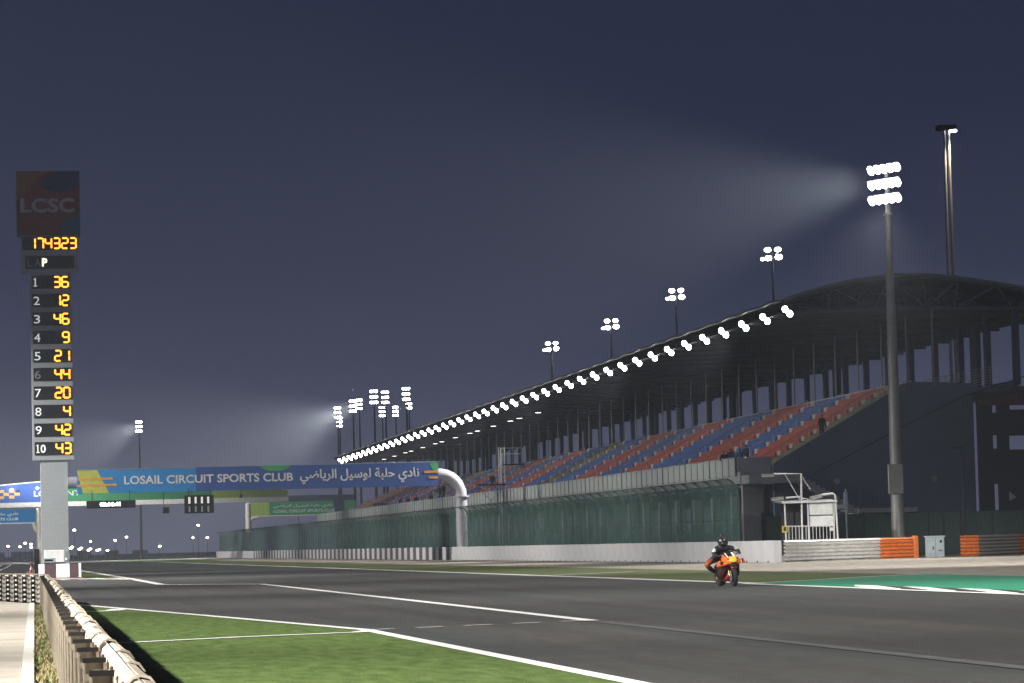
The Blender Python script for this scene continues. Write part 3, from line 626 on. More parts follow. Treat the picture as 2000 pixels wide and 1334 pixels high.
for i, (px, py, Y, R) in enumerate([(660, 815, 640, 3), (664, 832, 760, 3), (690, 803, 600, 3), (702, 798, 700, 3), (731, 786, 540, 3), (753, 786, 590, 3), (747, 812, 720, 3), (773, 811, 740, 3), (794, 780, 560, 3), (799, 797, 720, 2), (272, 842, 660, 3)]):
    p = AY(px, py, Y); k = Y / 560
    fm = mast('far floodlight mast rising behind the end of the grandstand roof' if i < 10 else 'lone far floodlight mast glowing above the circuit bridge', p.x, Y, p.z, (-.35, -.93), R, 3, .92, .44, .24, .30, .10, 'far floodlight masts' if i < 10 else None, pole_m='dark_steel')
    if i in (0, 2, 10): spot(fm, (p.x, Y - .5, p.z + 1), (p.x - 60, Y - 60, p.z - 26), 700000, 52, 1.0, .8)
def car_park_mast(label, px, py, Y):
    p = AY(px, py, Y); h = p.z; t = thing('stadium_light_pole', label, 'floodlight', (p.x, Y, 0), None, 'light poles behind the grandstand')
    b = MB(); b.tube([(0, 0, 0), (0, 0, h + .5)], [.30, .13], 10); b.cyl((0, 0, h - 7), (0, 0, h - 6.8), .3, n=10); b.build('pole', 'mast_steel', t)
    b = MB(); b.bar((-1.3, 0, h), (1.3, 0, h), .10, .10); b.bar((-1.0, 0, h + .8), (1.0, 0, h + .8), .10, .10); b.build('crossarm', 'mast_steel', t)
    bme, lme = LAMP[.36]
    for x, z, s in ((-.55, .78, 1), (.62, .82, .95), (-1.15, -.25, .6), (-.5, -.15, 1), (.7, -.02, 1.1)):
        lp = ob('lamp', bme, t, (x, -.25, h + z), aim_euler((-.2 + x * .25, -1, -.35))); lp.scale = (s * 1.1, s, s * .85); ob('lens', lme, lp)
    return t
for px, py, Y in ((1508, 502, 356), (1320, 580, 407), (1193, 638, 449), (1077, 681, 497)): t = car_park_mast('tall light pole with a cluster of five lamps behind the grandstand roof', px, py, Y)
# twin pole lamp at the right
p = AY(1848, 255, 243); t = thing('twin_pole_lamp', 'very tall twin pole lamp with one lit lens behind the grandstand', 'floodlight', (p.x, 243, 0))
b = MB(); b.tube([(-.25, 0, 0), (-.16, 0, p.z)], [.16, .10], 8); b.build('pole', 'mast_steel', t); b = MB(); b.tube([(.25, 0, 0), (.16, 0, p.z)], [.18, .12], 8); b.build('pole', 'mast_steel', t)
b = MB(); b.bevbox(-.75, .75, -.4, .4, p.z, p.z + .42, .05); b.build('lamp_head', 'dark_steel', t)
b = MB(); b.ball((.52, -.15, p.z - .02), .28, .28, .14, 12, 6); b.build('lens', 'flood_lens', t)
spot(t, (p.x + .52, 242.6, p.z - .25), (p.x + .1, 243, 0), 9000, 60, .9, .2, (1, .85, .62))
# roof-edge floodlights (twin lamps) and soffit downlights
rb = MB(); rb.bar((0, -.5, .25), (0, .5, .25), .08, .08); rb.bar((0, 0, .72), (0, 0, .25), .06, .06); rbm = rb.mesh('bracket', 'truss'); bme, lme0 = lamp_meshes(.215, 'lamp_body', 'roof_lens')
proto = None
for i in range(45):
    y = 198.8 + 6.03 * i; z = 15.30 - .0066 * (y - 199)
    if proto is None:
        t = thing('roof_floodlight', 'bright twin floodlight hung along the front edge of the grandstand roof', 'floodlight', (49.2, y, z), None, 'roof edge floodlights'); ob('bracket', rbm, t)
        for s_, dz_ in ((-.0, .18), (.40, -.06)): lp = ob('lamp', bme, t, (s_ - .1, -.35 if s_ == 0 else .1, dz_), aim_euler((-.55, -.8, -.28))); lp.scale = (1, 1, 1.05); ob('lens', lme0, lp)
        proto = t
    else: t = copy_tree(proto, None, (49.2, y, z))
    if i % 6 == 2: spot(t, (48.8, y, z - .2), (30, y - 4, 0), 32000, 84, 1.0, .4)
dl = MB(); dl.cyl((0, 0, .0), (0, 0, .12), .34, .30, 12); dlm = dl.mesh('housing', 'truss'); dn = MB(); dn.cyl((0, 0, -.015), (0, 0, -.004), .30, n=12); dnm = dn.mesh('lens', 'soffit_lens'); dno = dn.mesh('lens', 'soffit')
for i in range(22, 45):
    y = 199 + 6.03 * i - 3
    t = thing('soffit_downlight', 'round downlight glowing under the grandstand roof', 'ceiling light', (55.2, y, 15.40 - .0066 * (y - 199)), None, 'soffit downlights'); ob('housing', dlm, t); ob('lens', dno if i % 5 in (1, 3) else dnm, t)

# ================================================================== SCORING TOWER
TY = 285.0
T = thing('scoring_tower', 'tall grey scoring tower with amber lap numbers', 'scoreboard', (5.5, TY, 0)); OX = 5.5
def tx(x): return x - OX
b = MB(); b.box(tx(4.33), tx(6.64), .0, 1.9, 0, 9.45); b.build('shaft', 'tower_paint', T)
pj = MB(); pj.box(tx(4.33), tx(6.64), -.006, .0, 0, .02); pjm = pj.mesh('panel_seam', 'tower_paint')
for k in range(1, 12): ob('panel_seam', pjm, T, (0, 0, k * .79))
b = MB(); b.box(tx(3.70), tx(7.20), -.15, 1.6, 9.46, 25.75); b.build('display_column', 'tower_paint', T)
b = MB(); b.box(tx(2.95), tx(7.85), -.18, 1.5, 25.76, 28.85); b.build('time_panel', 'tower_paint', T)
b = MB(); b.box(tx(2.62), tx(8.05), -.25, 1.4, 28.86, 34.45); b.build('logo_box', 'logo_red', T)
SEG = {'a': ((.12, 1), (.88, 1)), 'b': ((1, .96), (1, .54)), 'c': ((1, .46), (1, .04)), 'd': ((.12, 0), (.88, 0)), 'e': ((0, .46), (0, .04)), 'f': ((0, .96), (0, .54)), 'g': ((.12, .5), (.88, .5))}
DIG = {'0': 'abcdef', '1': 'bc', '2': 'abged', '3': 'abgcd', '4': 'fgbc', '5': 'afgcd', '6': 'afgedc', '7': 'abc', '8': 'abcdefg', '9': 'abgfcd'}
DM = {}
for ch, sg in DIG.items():
    b = MB(); W, Hh, w = .52, .88, .105
    for q, w, yo, mi_ in [(q, .115, 0, 0) for q in sg] + [(q, .20, .012, 1) for q in sg]:
        (xa, za), (xb, zb) = SEG[q]; A = Vector((xa * W, 0, za * Hh)); B = Vector((xb * W, 0, zb * Hh)); d = (B - A).normalized(); n = Vector((-d.z, 0, d.x)) * w / 2
        P = [A - d * w * .2, A + n + d * w * .15, B + n - d * w * .15, B + d * w * .2, B - n - d * w * .15, A - n + d * w * .15]
        b.add([(p.x, -.02 + yo, p.z) for p in P] + [(p.x, .0 + yo, p.z) for p in P], [(0, 5, 4, 3, 2, 1)[::-1], (6, 7, 8, 9, 10, 11)[::-1]] + [(i, (i + 1) % 6, 6 + (i + 1) % 6, 6 + i) for i in range(6)], mi_)
    DM[ch] = b.mesh('digit', ['amber_led', 'red_led'])
def digits(s, xr, z, parent, y):
    for k, ch in enumerate(reversed(s)): ob('digit', DM[ch], parent, (xr - .52 - k * .70, y, z))
NUM = ['36', '12', '46', '9', '21', '44', '20', '4', '42', '43']
for i in range(10):
    zt_ = 25.40 - i * 1.597; b = MB(); b.box(tx(3.86), tx(7.02), -.20, -.151, zt_ - 1.14, zt_); rp = b.build('row_panel', 'board_black', T)
    digits(NUM[i], tx(6.93), zt_ - 1.01, rp, -.215)
    n_ = str(i + 1)
    if n_[0] == '1':      # a one with foot and flag
        one = MB(); P1 = [(0, 0), (.30, 0), (.30, .06), (.20, .09), (.20, .72), (.14, .72), (0, .63), (0, .58), (.10, .62), (.10, .09), (0, .06)]; k1 = len(P1); x1 = tx(3.98)
        one.add([(x1 + x, -.212, zt_ - .94 + z) for x, z in P1] + [(x1 + x, -.201, zt_ - .94 + z) for x, z in P1], [tuple(range(k1)), tuple(range(2 * k1 - 1, k1 - 1, -1))] + [(q, k1 + q, k1 + (q + 1) % k1, (q + 1) % k1) for q in range(k1)]); one.build('row_number', 'num_white', rp)
        if n_ == '10': lettering('row_number', '0', 'num_white', tx(4.36), tx(4.80), -.20, zt_ - .94, zt_ - .22, rp, .02)
    else: lettering('row_number', n_, 'dim_text' if n_ == '6' else 'num_white', tx(3.96), tx(4.02 + (.09 if n_ == '1' else .80 if n_ == '10' else .46)), -.20, zt_ - .94, zt_ - .22, rp, .0 if n_ != '10' else .02)
b = MB(); b.box(tx(3.05), tx(7.78), -.23, -.181, 27.60, 28.78); rp = b.build('row_panel', 'board_black', T); digits('174323', tx(7.66), 27.74, rp, -.245)
b = MB(); b.box(tx(3.30), tx(7.50), -.23, -.181, 25.97, 27.10); rp = b.build('row_panel', 'board_black', T)
lettering('lap_letter', 'L', 'dim_text', tx(3.46), tx(3.86), -.23, 26.17, 26.88, rp); lettering('lap_letter', 'A', 'dim_text', tx(4.08), tx(4.62), -.23, 26.17, 26.88, rp); lettering('lap_letter', 'P', 'p_led', tx(4.72), tx(5.18), -.23, 26.17, 26.90, rp, .04)
def shape(name, pts, m, parent, y=-.262, ox=OX, th=.010):
    b = MB(); n = len(pts); b.add([(x - ox, y, z) for x, z in pts] + [(x - ox, y + th, z) for x, z in pts], [tuple(range(n)), tuple(range(2 * n - 1, n - 1, -1))] + [(i, n + i, n + (i + 1) % n, (i + 1) % n) for i in range(n)]); return b.build(name, m, parent)
def arc(cx, cz, rx, rz, a0, a1, n=16): return [(cx + rx * math.cos(rad(a0 + (a1 - a0) * i / n)), cz + rz * math.sin(rad(a0 + (a1 - a0) * i / n))) for i in range(n + 1)]
shape('logo_patch', [(8.04, 34.44)] + [(5.9, 34.44), (5.2, 33.9), (4.75, 33.4), (4.9, 33.0), (5.4, 32.75), (6.2, 32.6), (7.0, 32.7), (7.6, 32.95), (8.04, 33.1)], 'logo_blue', T)
shape('logo_patch', [(2.63, 34.44), (2.63, 32.0), (3.3, 32.4), (4.0, 33.3), (4.6, 34.0), (5.3, 34.44)], 'logo_orange', T)
shape('logo_patch', [(8.04, 30.5), (8.04, 28.87), (6.1, 28.87), (6.3, 29.6), (6.6, 30.2), (7.1, 30.5)], 'logo_cyan', T)
shape('logo_patch', [(2.63, 29.6), (3.2, 28.87), (2.63, 28.87)], 'logo_cyan', T)
lettering('logo_letters', 'LCSC', 'logo_text', tx(2.95), tx(7.60), -.262, 30.85, 32.1, T, .03)

# ================================================================== BANNER BRIDGE on the tower
BR = thing('banner_bridge', 'blue circuit name banner on a white pipe gantry joined to the scoring tower', 'gantry', (23, TY, 0)); BO = 23.0
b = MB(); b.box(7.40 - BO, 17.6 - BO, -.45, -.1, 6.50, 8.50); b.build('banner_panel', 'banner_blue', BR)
b = MB(); b.box(17.603 - BO, 38.80 - BO, -.45, -.1, 6.53, 8.58); b.build('banner_panel', 'banner_blue_shaded', BR)  # same blue banner; the shade on this half is put into the colour
pa = [(6.66, .2, 7.5), (20, .2, 7.52), (38.6, .2, 7.55)]
for k in range(9): a = math.pi / 2 * k / 8; pa.append((38.9 + 1.95 * math.sin(a), .2, 5.60 + 1.95 * math.cos(a)))
pa += [(40.87, .2, 4.6), (40.9, .2, 0)]
b = MB(); b.tube([(x - BO, y, z) for x, y, z in pa], .52, 16); b.build('pipe', 'pipe_white', BR)
b = MB(); b.cyl((40.85 - BO, .2, 5.52), (40.85 - BO, .2, 5.62), .72, n=18); b.build('pipe_flange', 'pipe_white', BR)
shape('banner_patch', [(7.41, 8.49), (9.15, 8.49), (10.15, 6.51), (7.9, 6.51)], 'banner_lime', BR, -.462, BO)
shape('banner_patch', [(7.41, 6.51), (7.41, 8.0), (7.88, 6.51)], 'banner_blue', BR, -.464, BO)
shape('banner_stripe', [(7.42, 7.83), (10.5, 7.86), (10.5, 7.66), (7.42, 7.63)], 'banner_orange', BR, -.475, BO); shape('banner_stripe', [(7.42, 7.28), (10.85, 7.31), (10.85, 7.11), (7.42, 7.08)], 'banner_orange', BR, -.475, BO)
shape('banner_patch', [(x, z) for x, z in arc(24.5, 8.66, 1.35, .55, 188, 352)], 'banner_green', BR, -.462, BO)
shape('banner_patch', [(38.0, 8.57), (38.79, 8.57), (38.79, 7.55), (38.6, 7.6), (38.25, 8.0)], 'banner_green', BR, -.462, BO)
shape('banner_stripe', [(37.55, 7.86), (38.79, 7.88), (38.79, 7.68), (37.55, 7.66)], 'banner_orange', BR, -.475, BO); shape('banner_stripe', [(37.95, 7.36), (38.79, 7.38), (38.79, 7.18), (37.95, 7.16)], 'banner_orange', BR, -.475, BO)
lettering('banner_letters', 'LOSAIL CIRCUIT SPORTS CLUB', 'banner_text', 11.45 - BO, 26.05 - BO, -.452, 7.22, 7.95, BR, .022)
lettering('banner_letters', NADI, 'banner_text', 26.65 - BO, 37.1 - BO, -.452, 6.92, 8.22, BR, .022)
b = MB(); b.tube([(7.4 - BO, -.3, 8.55), (38.6 - BO, -.3, 8.63)], .035, 5); b.build('banner_rail', 'silver', BR)
# things hung under the banner
ck = thing('clock_display', 'black clock display with glowing white digits under the blue banner', 'clock', (10.27, 284, 5.2))
b = MB(); b.bevbox(-2.1, 2.1, -.15, .15, 0, .66, .02); b.build('case', 'board_black', ck)
lettering('clock_digits', '02:16:41', 'white_led', -.95, .80, -.152, .17, .52, ck, .045)
for x in (-1.6, 1.6): b = MB(); b.cyl((x, 0, .64), (x, .3, 1.5), .04, n=6); b.build('hanger', 'dark_steel', ck)
sl_ = thing('start_light', 'black start light panel with four columns under the blue banner', 'traffic light', (17.82, 284, 4.59))
b = MB(); b.bevbox(-1.27, 1.27, -.15, .15, 0, 1.56, .02); b.build('case', 'board_black', sl_)
for k in range(4):
    x = -.84 + k * .54; b = MB(); b.cyl((x, -.17, 1.22), (x, -.152, 1.22), .0, .0, 4)
    b = MB(); b.box(x - .09, x + .09, -.19, -.152, .85, 1.42); b.build('lamp', 'start_lamp', sl_)
    b = MB(); b.box(x - .07, x + .07, -.18, -.152, .12, .62); b.build('lamp', 'dim_text', sl_)
    b = MB(); b.box(x - .13, x + .13, -.25, -.152, 1.43, 1.46); b.build('visor', 'dark_steel', sl_)
for x in (-.9, .9): b = MB(); b.cyl((x, 0, 1.55), (x, .3, 2.1), .05, n=6); b.build('hanger', 'dark_steel', sl_)
sk = thing('loudspeaker', 'small black loudspeaker hanging below the blue banner', 'speaker', (15, 284.6, 4.65)); b = MB(); b.bevbox(-.28, .28, -.2, .2, 0, .54, .03); b.build('case', 'dark_steel', sk); b = MB(); b.cyl((0, -.215, .27), (0, -.2, .27), .18, n=12); b.build('cone', 'board_black', sk); b = MB(); b.cyl((-.2, 0, .5), (-.2, .2, 1.95), .03, n=6); b.build('hanger', 'dark_steel', sk)
cmr = thing('camera', 'tiny black camera hanging below the banner', 'camera', (21.5, 284.6, 5.85)); b = MB(); b.bevbox(-.12, .12, -.2, .2, 0, .3, .03); b.build('case', 'board_black', cmr); b = MB(); b.cyl((0, -.28, .14), (0, -.2, .14), .08, n=10); b.build('lens', 'glass_dark', cmr); b = MB(); b.cyl((0, 0, .28), (0, .1, .75), .03, n=6); b.build('hanger', 'dark_steel', cmr)

# ================================================================== FAR BRIDGE and side signs
FY = 520.0
FB = thing('arched_bridge', 'far arched bridge over the straight with blue to lime panels', 'bridge', (17.7, FY, 0)); FO = 17.7
def h_arch(x): u = (x - FO) / 29.0; return 1.0 + 2.35 * max(0, 1 - u * u)
N = 29; xs = [FO - 29 + 58 * i / N for i in range(N + 1)]
for i in range(N):
    xa, xb = xs[i], xs[i + 1]; c = 'bridge_blue' if xb < 11 else 'bridge_green' if xb < 35 else 'bridge_lime'
    b = MB(); b.hexa([(xa - FO, 0, 9.6), (xb - FO, 0, 9.6), (xb - FO, .5, 9.6), (xa - FO, .5, 9.6), (xa - FO, 0, 9.6 + h_arch(xa)), (xb - FO, 0, 9.6 + h_arch(xb)), (xb - FO, .5, 9.6 + h_arch(xb)), (xa - FO, .5, 9.6 + h_arch(xa))]); b.build('panel', c, FB)
b = MB(); b.box(-29.1, 29.1, -.25, 2.5, 8.85, 9.27); b.build('deck_beam', 'bridge_white', FB); b = MB(); b.box(-29.1, 29.1, -.15, 2.4, 9.275, 9.59); b.build('deck_rail', 'bridge_white', FB)
b = MB(); b.tube([(x - FO, .2, 9.68 + h_arch(x)) for x in xs], .13, 6); b.build('arch_rib', 'bridge_white', FB)
b = MB(); b.box(29.1, 39.5, -.2, 2.4, 8.85, 9.75); b.build('side_span', 'stand_wall', FB)
for x in (36.5,): b = MB(); b.box(x, x + 1.5, 0, 2, 0, 8.85); b.build('leg', 'stand_wall', FB)
b = MB(); b.box(-29.5, -27.5, 0, 2, 0, 8.85); b.build('leg', 'stand_wall', FB)
lettering('bridge_letters', 'LOSAIL', 'white_line', 6.8 - FO, 11.6 - FO, -.01, 10.45, 11.35, FB, .03); lettering('bridge_letters', 'INT', 'white_line', 11.6 - FO, 14.0 - FO, -.01, 10.5, 11.3, FB, .0)
for i, (px, py) in enumerate([(3, 960), (12, 965.5), (23, 959), (23, 971), (3, 972), (33.5, 965)]):
    p = AY(px, py, FY); b = MB(); b.box(p.x - .42 - FO, p.x + .42 - FO, -.03, -.004, p.z - .24, p.z + .24); b.build('check', 'pale_orange', FB)
lm = MB(); lm.ball((0, -.6, 0), .24, .2, .17, 10, 6); lmm = lm.mesh('lamp', 'street_lens')
for px, py in ((23, 956), (73, 953.5)): p = AY(px, py, FY); ob('lamp', lmm, FB, (p.x - FO, 0, p.z))
gs = thing('sign_gantry', 'green circuit name sign on a pale post behind the fence', 'sign', (42.3, 545, 0))
b = MB(); b.cyl((0, 0, 0), (0, 0, 8.9), .52, .45, 12); b.ball((0, 0, 8.9), .45, .45, .3, 12, 6); b.build('post', 'cream_post', gs)
b = MB(); b.tube([(.1, 0, 6.0), (.7, 0, 6.6), (1.6, 0, 6.75)], .35, 8); b.build('bracket', 'cream_post', gs)
b = MB(); b.box(.55, 3.5, -.3, .1, 6.95, 9.15); b.build('sign_panel', 'bridge_lime', gs); b = MB(); b.box(3.505, 18, -.3, .1, 6.95, 9.15); b.build('sign_panel', 'bridge_green', gs); b = MB(); b.box(.5, 18, -.34, -.2, 6.80, 6.93); b.build('lower_rail', 'cream_post', gs)
lettering('sign_letters', NADI, 'banner_text', 4.2, 14.0, -.3, 8.05, 8.75, gs, .01); lettering('sign_letters', 'LOSAIL CIRCUIT SPORTS CLUB', 'banner_text', 4.2, 14.5, -.3, 7.35, 7.85, gs, .01)
gs = thing('sign_gantry', 'blue circuit name sign on a cream post beside the scoring tower', 'sign', (4.5, 310, 0))
b = MB(); b.cyl((0, 0, 0), (0, 0, 5.6), .27, .24, 12); b.ball((0, 0, 5.6), .25, .25, .15, 12, 6); b.build('post', 'cream_post', gs)
b = MB(); b.tube([(0, 0, 3.4), (-.35, 0, 3.75), (-.5, 0, 4.3)], .2, 8); b.build('bracket', 'cream_post', gs)
b = MB(); b.box(-9.5, -.36, -.2, .05, 4.40, 5.62); b.build('sign_panel', 'banner_blue', gs); b = MB(); b.box(-9.5, -.36, -.24, .0, 4.30, 4.39); b.build('lower_rail', 'bridge_white', gs)
lettering('sign_letters', NADI, 'board_text', -7.6, -1.92, -.2, 4.98, 5.36, gs, .02); lettering('sign_letters', 'LOSAIL CIRCUIT SPORTS CLUB', 'board_text', -8.0, -1.90, -.2, 4.62, 4.87, gs, .03)
b = MB(); b.box(.05, .45, -.5, -.32, 1.7, 2.75); b.build('notice_board', 'bridge_white', gs)

# ================================================================== PIT WALL BLOCKS, CART, CONES
for i, (x0, x1, m, lb) in enumerate([(2.72, 3.08, 'white_paint', 'narrow white concrete barrier block beside the red and white cones'), (3.09, 3.72, 'maroon', 'maroon concrete barrier block next to the narrow white block'), (3.73, 4.52, 'white_paint', 'wide white concrete barrier block between two maroon blocks'), (4.53, 5.02, 'maroon', 'maroon concrete barrier block next to the turf wedge'), (5.03, 5.18, 'white_paint', 'thin white end post block closing the barrier row')]):
    b = MB(); b.bevbox(0, x1 - x0, 0, .6, 0, .80 + (.02 if i == 4 else 0), .02); tag(b.build('barrier_block', m, None, (x0, 192.5, 0)), lb, 'barrier', 'painted barrier blocks')
ct = thing('service_cart', 'white boxy service cart parked behind the painted barrier blocks', 'cart', (3.85, 203, 0)); 
b = MB(); b.bevbox(-.62, .62, 0, 1.6, .88, 1.62, .06); b.build('body', 'van_white', ct)
b = MB(); b.bevbox(-.72, .05, -.06, .35, .86, 1.14, .04); b.build('hatch', 'cabinet_grey', ct); b = MB(); b.box(-.60, -.1, -.075, -.062, .93, 1.06); b.build('window', 'glass_dark', ct)
b = MB(); b.hexa([(.62, .05, .5), (.9, .4, .5), (.9, 1.8, .5), (.62, 1.6, .5), (.625, .05, 1.55), (.95, .4, 1.35), (.95, 1.8, 1.35), (.625, 1.6, 1.55)]); b.build('side_panel', 'cabinet_grey', ct)
b = MB(); b.bevbox(-.7, .75, .02, 1.5, .22, .80, .04); b.build('chassis', 'cabinet_grey', ct); b = MB(); b.box(-.45, -.1, -.02, .02, .30, .75); b.build('door', 'dark_steel', ct)
b = MB(); b.box(-.62, .62, -.03, 1.5, .80, .88); b.build('skirt', 'dark_steel', ct); b = MB(); b.ball((.72, -.05, 1.05), .07, .07, .07, 10, 6); b.build('lamp', 'bridge_white', ct)
for x in (-.5, .5):
    for y_ in (.25, 1.25): b = MB(); b.cyl((x - .09, y_, .22), (x + .09, y_, .22), .22, n=14); b.build('wheel', 'rubber', ct)
bp = thing('equipment_rack', 'black upright equipment rack beside the scoring tower foot', 'cabinet', (2.95, 215, 0)); b = MB(); b.bevbox(-.17, .17, 0, .5, 0, 1.72, .02); b.build('case', 'board_black', bp); b = MB(); b.box(-.14, .14, -.012, 0, 1.0, 1.6); b.build('door', 'dark_steel', bp)
for i, (px, py, h) in enumerate([(61, 1120, .75), (63, 1104, .7)]):
    gx, gy = G(px, py); c = thing('traffic_cone', 'red and white traffic cone beside the barrier blocks', 'cone', (gx, gy, 0), None, 'traffic cones')
    b = MB(); b.box(-.18, .18, -.18, .18, 0, .04); b.cyl((0, 0, .04), (0, 0, .26), .14, .105, 12); b.build('cone_body', 'cone_red', c); b = MB(); b.cyl((0, 0, .261), (0, 0, .5), .105, .07, 12); b.build('cone_band', 'white_paint', c); b = MB(); b.cyl((0, 0, .501), (0, 0, h), .07, .03, 12); b.build('cone_tip', 'cone_red', c)

# ================================================================== DISTANT THINGS
HB = ['pale distant hoarding board beyond the pit lane chevrons', 'widest pale distant hoarding board beyond the traffic cones', 'pale distant hoarding board just past the scoring tower foot', 'pale distant hoarding board with a red marking', 'pale distant hoarding board at the bend of the far turf']
for i, (x0, x1, yt, yb_) in enumerate([(-6, 9, 1079, 1092), (22, 65, 1077, 1091), (150, 177, 1076, 1088), (205, 232, 1075, 1087), (259, 289, 1074, 1086)]):
    Y = 1000; p0 = AY(x0, yb_, Y); p1 = AY(x1, yt, Y); t = thing('hoarding_board', HB[i], 'hoarding', (p0.x, Y, 0), None, 'distant hoardings')
    b = MB(); b.box(0, p1.x - p0.x, 0, .3, .02, p1.z); b.build('panel', 'far_block', t)
    for q in (0.2, .8): b = MB(); b.box((p1.x - p0.x) * q, (p1.x - p0.x) * q + .15, .31, 1.1, 0, p1.z * .8); b.build('prop', 'mast_steel', t)
    if i == 3: b = MB(); b.box((p1.x - p0.x) * .68, (p1.x - p0.x) * .9, -.05, -.004, p1.z * .3, p1.z * .95); b.build('marking', 'cone_red', t)
SP = [(145, 1035.5), (177, 1057.5), (225, 1055.5), (247, 1049), (387, 1026), (377, 1050), (405, 1050), (312, 1067), (16, 1067), (39, 1068), (49, 1061), (60.5, 1063), (61, 1069), (141, 1068.5), (138, 1071), (155, 1073), (159, 1070.5), (173, 1074.5), (176.5, 1072), (190, 1075), (194, 1073.5), (210, 1075), (583, 976), (650, 1003), (625, 1018)]
for i, (px, py) in enumerate(SP):
    Y = (860 + (i * 37) % 120) if i < 22 else 700; p = AY(px, py, Y); big = .42 if px not in (177, 377) else .3
    t = thing('street_lamp', 'distant street lamp glowing low above the horizon', 'street lamp', (p.x, Y, 0), None, 'distant street lamps')
    b = MB(); b.cyl((0, .6, 0), (0, .6, p.z), .07, .05, 6); b.bar((0, .6, p.z), (0, 0, p.z), .06, .06); b.build('pole', 'dark_steel', t)
    b = MB(); b.ball((0, 0, p.z), big, .3, .28, 8, 5); b.build('lens', 'street_lens', t)

# ================================================================== MARSHAL POST, CABINET, LAMP POST
MY = 178.0
mp_ = thing('marshal_post', 'white steel marshal post with railing and white boards behind the guardrail', 'marshal post', (45, MY, 0)); MO = 45.0
def mtube(name, pts, r=.045, m='tube_white', y=0): b = MB(); b.tube([(p[0] - MO, y if len(p) < 3 else p[2], p[1]) for p in pts], r, 8); return b.build(name, m, mp_)
mtube('pole', [(44.62, 0), (44.66, 4.83), (43.1, 4.84)], .06); mtube('brace', [(44.62, 3.25), (43.75, 4.8)], .025); mtube('brace', [(44.66, 4.75), (45.2, 3.9)], .02)
mtube('pole', [(46.70, 0), (46.58, 3.60), (46.45, 3.68), (45.8, 3.62)], .06); mtube('arm', [(44.62, 3.55), (43.75, 3.5)], .05); mtube('pole', [(45.0, 0), (45.0, 3.42), (44.6, 3.45)], .05); mtube('pole', [(46.44, 0), (46.50, 3.25)], .05)
mtube('pole', [(43.72, 0), (43.68, 3.2)], .05)
for x, z, rz_ in ((42.75, 4.76, 0), (43.25, 3.45, .1), (45.45, 3.50, .18)):
    b = MB(); b.bevbox(-.34, .34, -.18, .18, -.09, .07, .03); f_ = b.build('flood_fixture', 'lamp_body', mp_, (x - MO, -.1, z), (0, -rz_, 0)); b = MB(); b.box(-.33, .33, -.17, .17, .072, .09); b.build('cover', 'pale_concrete', f_)
b = MB(); b.hexa([(43.45 - MO, -.35, 3.18), (46.6 - MO, -.35, 3.22), (46.6 - MO, 1.4, 3.30), (43.45 - MO, 1.4, 3.26), (43.45 - MO, -.35, 3.26), (46.6 - MO, -.35, 3.30), (46.6 - MO, 1.4, 3.40), (43.45 - MO, 1.4, 3.36)]); b.build('canopy', 'tube_white', mp_)
b = MB(); b.box(45.08 - MO, 46.42 - MO, -.02, .02, 2.52, 3.17); b.build('board', 'board_white', mp_); b = MB(); b.box(45.08 - MO, 46.42 - MO, -.02, .02, 1.87, 2.46); b.build('board', 'board_white', mp_)
b = MB(); b.box(43.75 - MO, 45.0 - MO, 1.2, 1.3, 0, 3.2); b.build('back_panel', 'dark_steel', mp_)
for k in range(14): x = 43.86 + k * .197; b = MB(); b.cyl((x - MO, -.05, .3), (x - MO, -.05, 1.9), .022, n=6); b.build('baluster', 'tube_white', mp_)
mtube('hand_rail', [(43.7, 1.92), (46.45, 1.87)], .035, y=-.05)
b = MB(); b.box(43.47 - MO, 43.78 - MO, -.10, -.065, 1.58, 1.94); ys = b.build('yellow_sign', 'yellow_sign', mp_); b = MB(); b.box(43.55 - MO, 43.70 - MO, -.115, -.102, 1.66, 1.88); b.build('symbol', 'black_paint', ys)
b = MB(); b.bevbox(46.18 - MO, 46.44 - MO, -.12, -.06, 1.60, 1.80, .01); b.build('small_plate', 'tube_white', mp_)
b = MB(); b.box(43.4 - MO, 46.8 - MO, -.2, 1.5, 0, .3); b.build('platform', 'stand_slab', mp_)
cb = thing('electrical_cabinet', 'grey electrical cabinet standing in the gap between two guardrails', 'cabinet', (52.3, 178.2, 0), (0, 0, rad(-17)))
b = MB(); b.bevbox(-.53, .53, 0, .5, 0, 1.14, .03); b.build('case', 'cabinet_grey', cb); b = MB(); b.box(-.6, .6, -.05, .55, 1.12, 1.19); b.build('lid', 'cabinet_grey', cb)
b = MB(); b.box(.20, .46, -.03, -.002, .70, 1.02); b.build('meter_door', 'cabinet_grey', cb); b = MB(); b.box(.28, .40, -.045, -.031, .80, .95); b.build('window', 'glass_dark', cb); b = MB(); b.box(-.12, -.07, -.04, -.002, .42, .60); b.build('handle', 'black_cap', cb); b = MB(); b.box(.18, .40, -.025, -.002, .36, .40); b.build('vent', 'black_cap', cb); b = MB(); b.box(.035, .05, -.01, .0, .05, 1.1); b.build('door_gap', 'dark_steel', cb)
dlp = AY(1878, 875, 190); t = thing('lamp_post', 'thin dark unlit lamp post before the grandstand end wall', 'lamp post', (dlp.x, 190, 0)); b = MB(); b.cyl((0, 0, 0), (0, 0, 6.45), .06, .045, 8); b.build('pole', 'dark_steel', t); b = MB(); b.bevbox(-.52, .05, -.1, .1, 6.36, 6.48, .02); b.build('head', 'dark_steel', t)
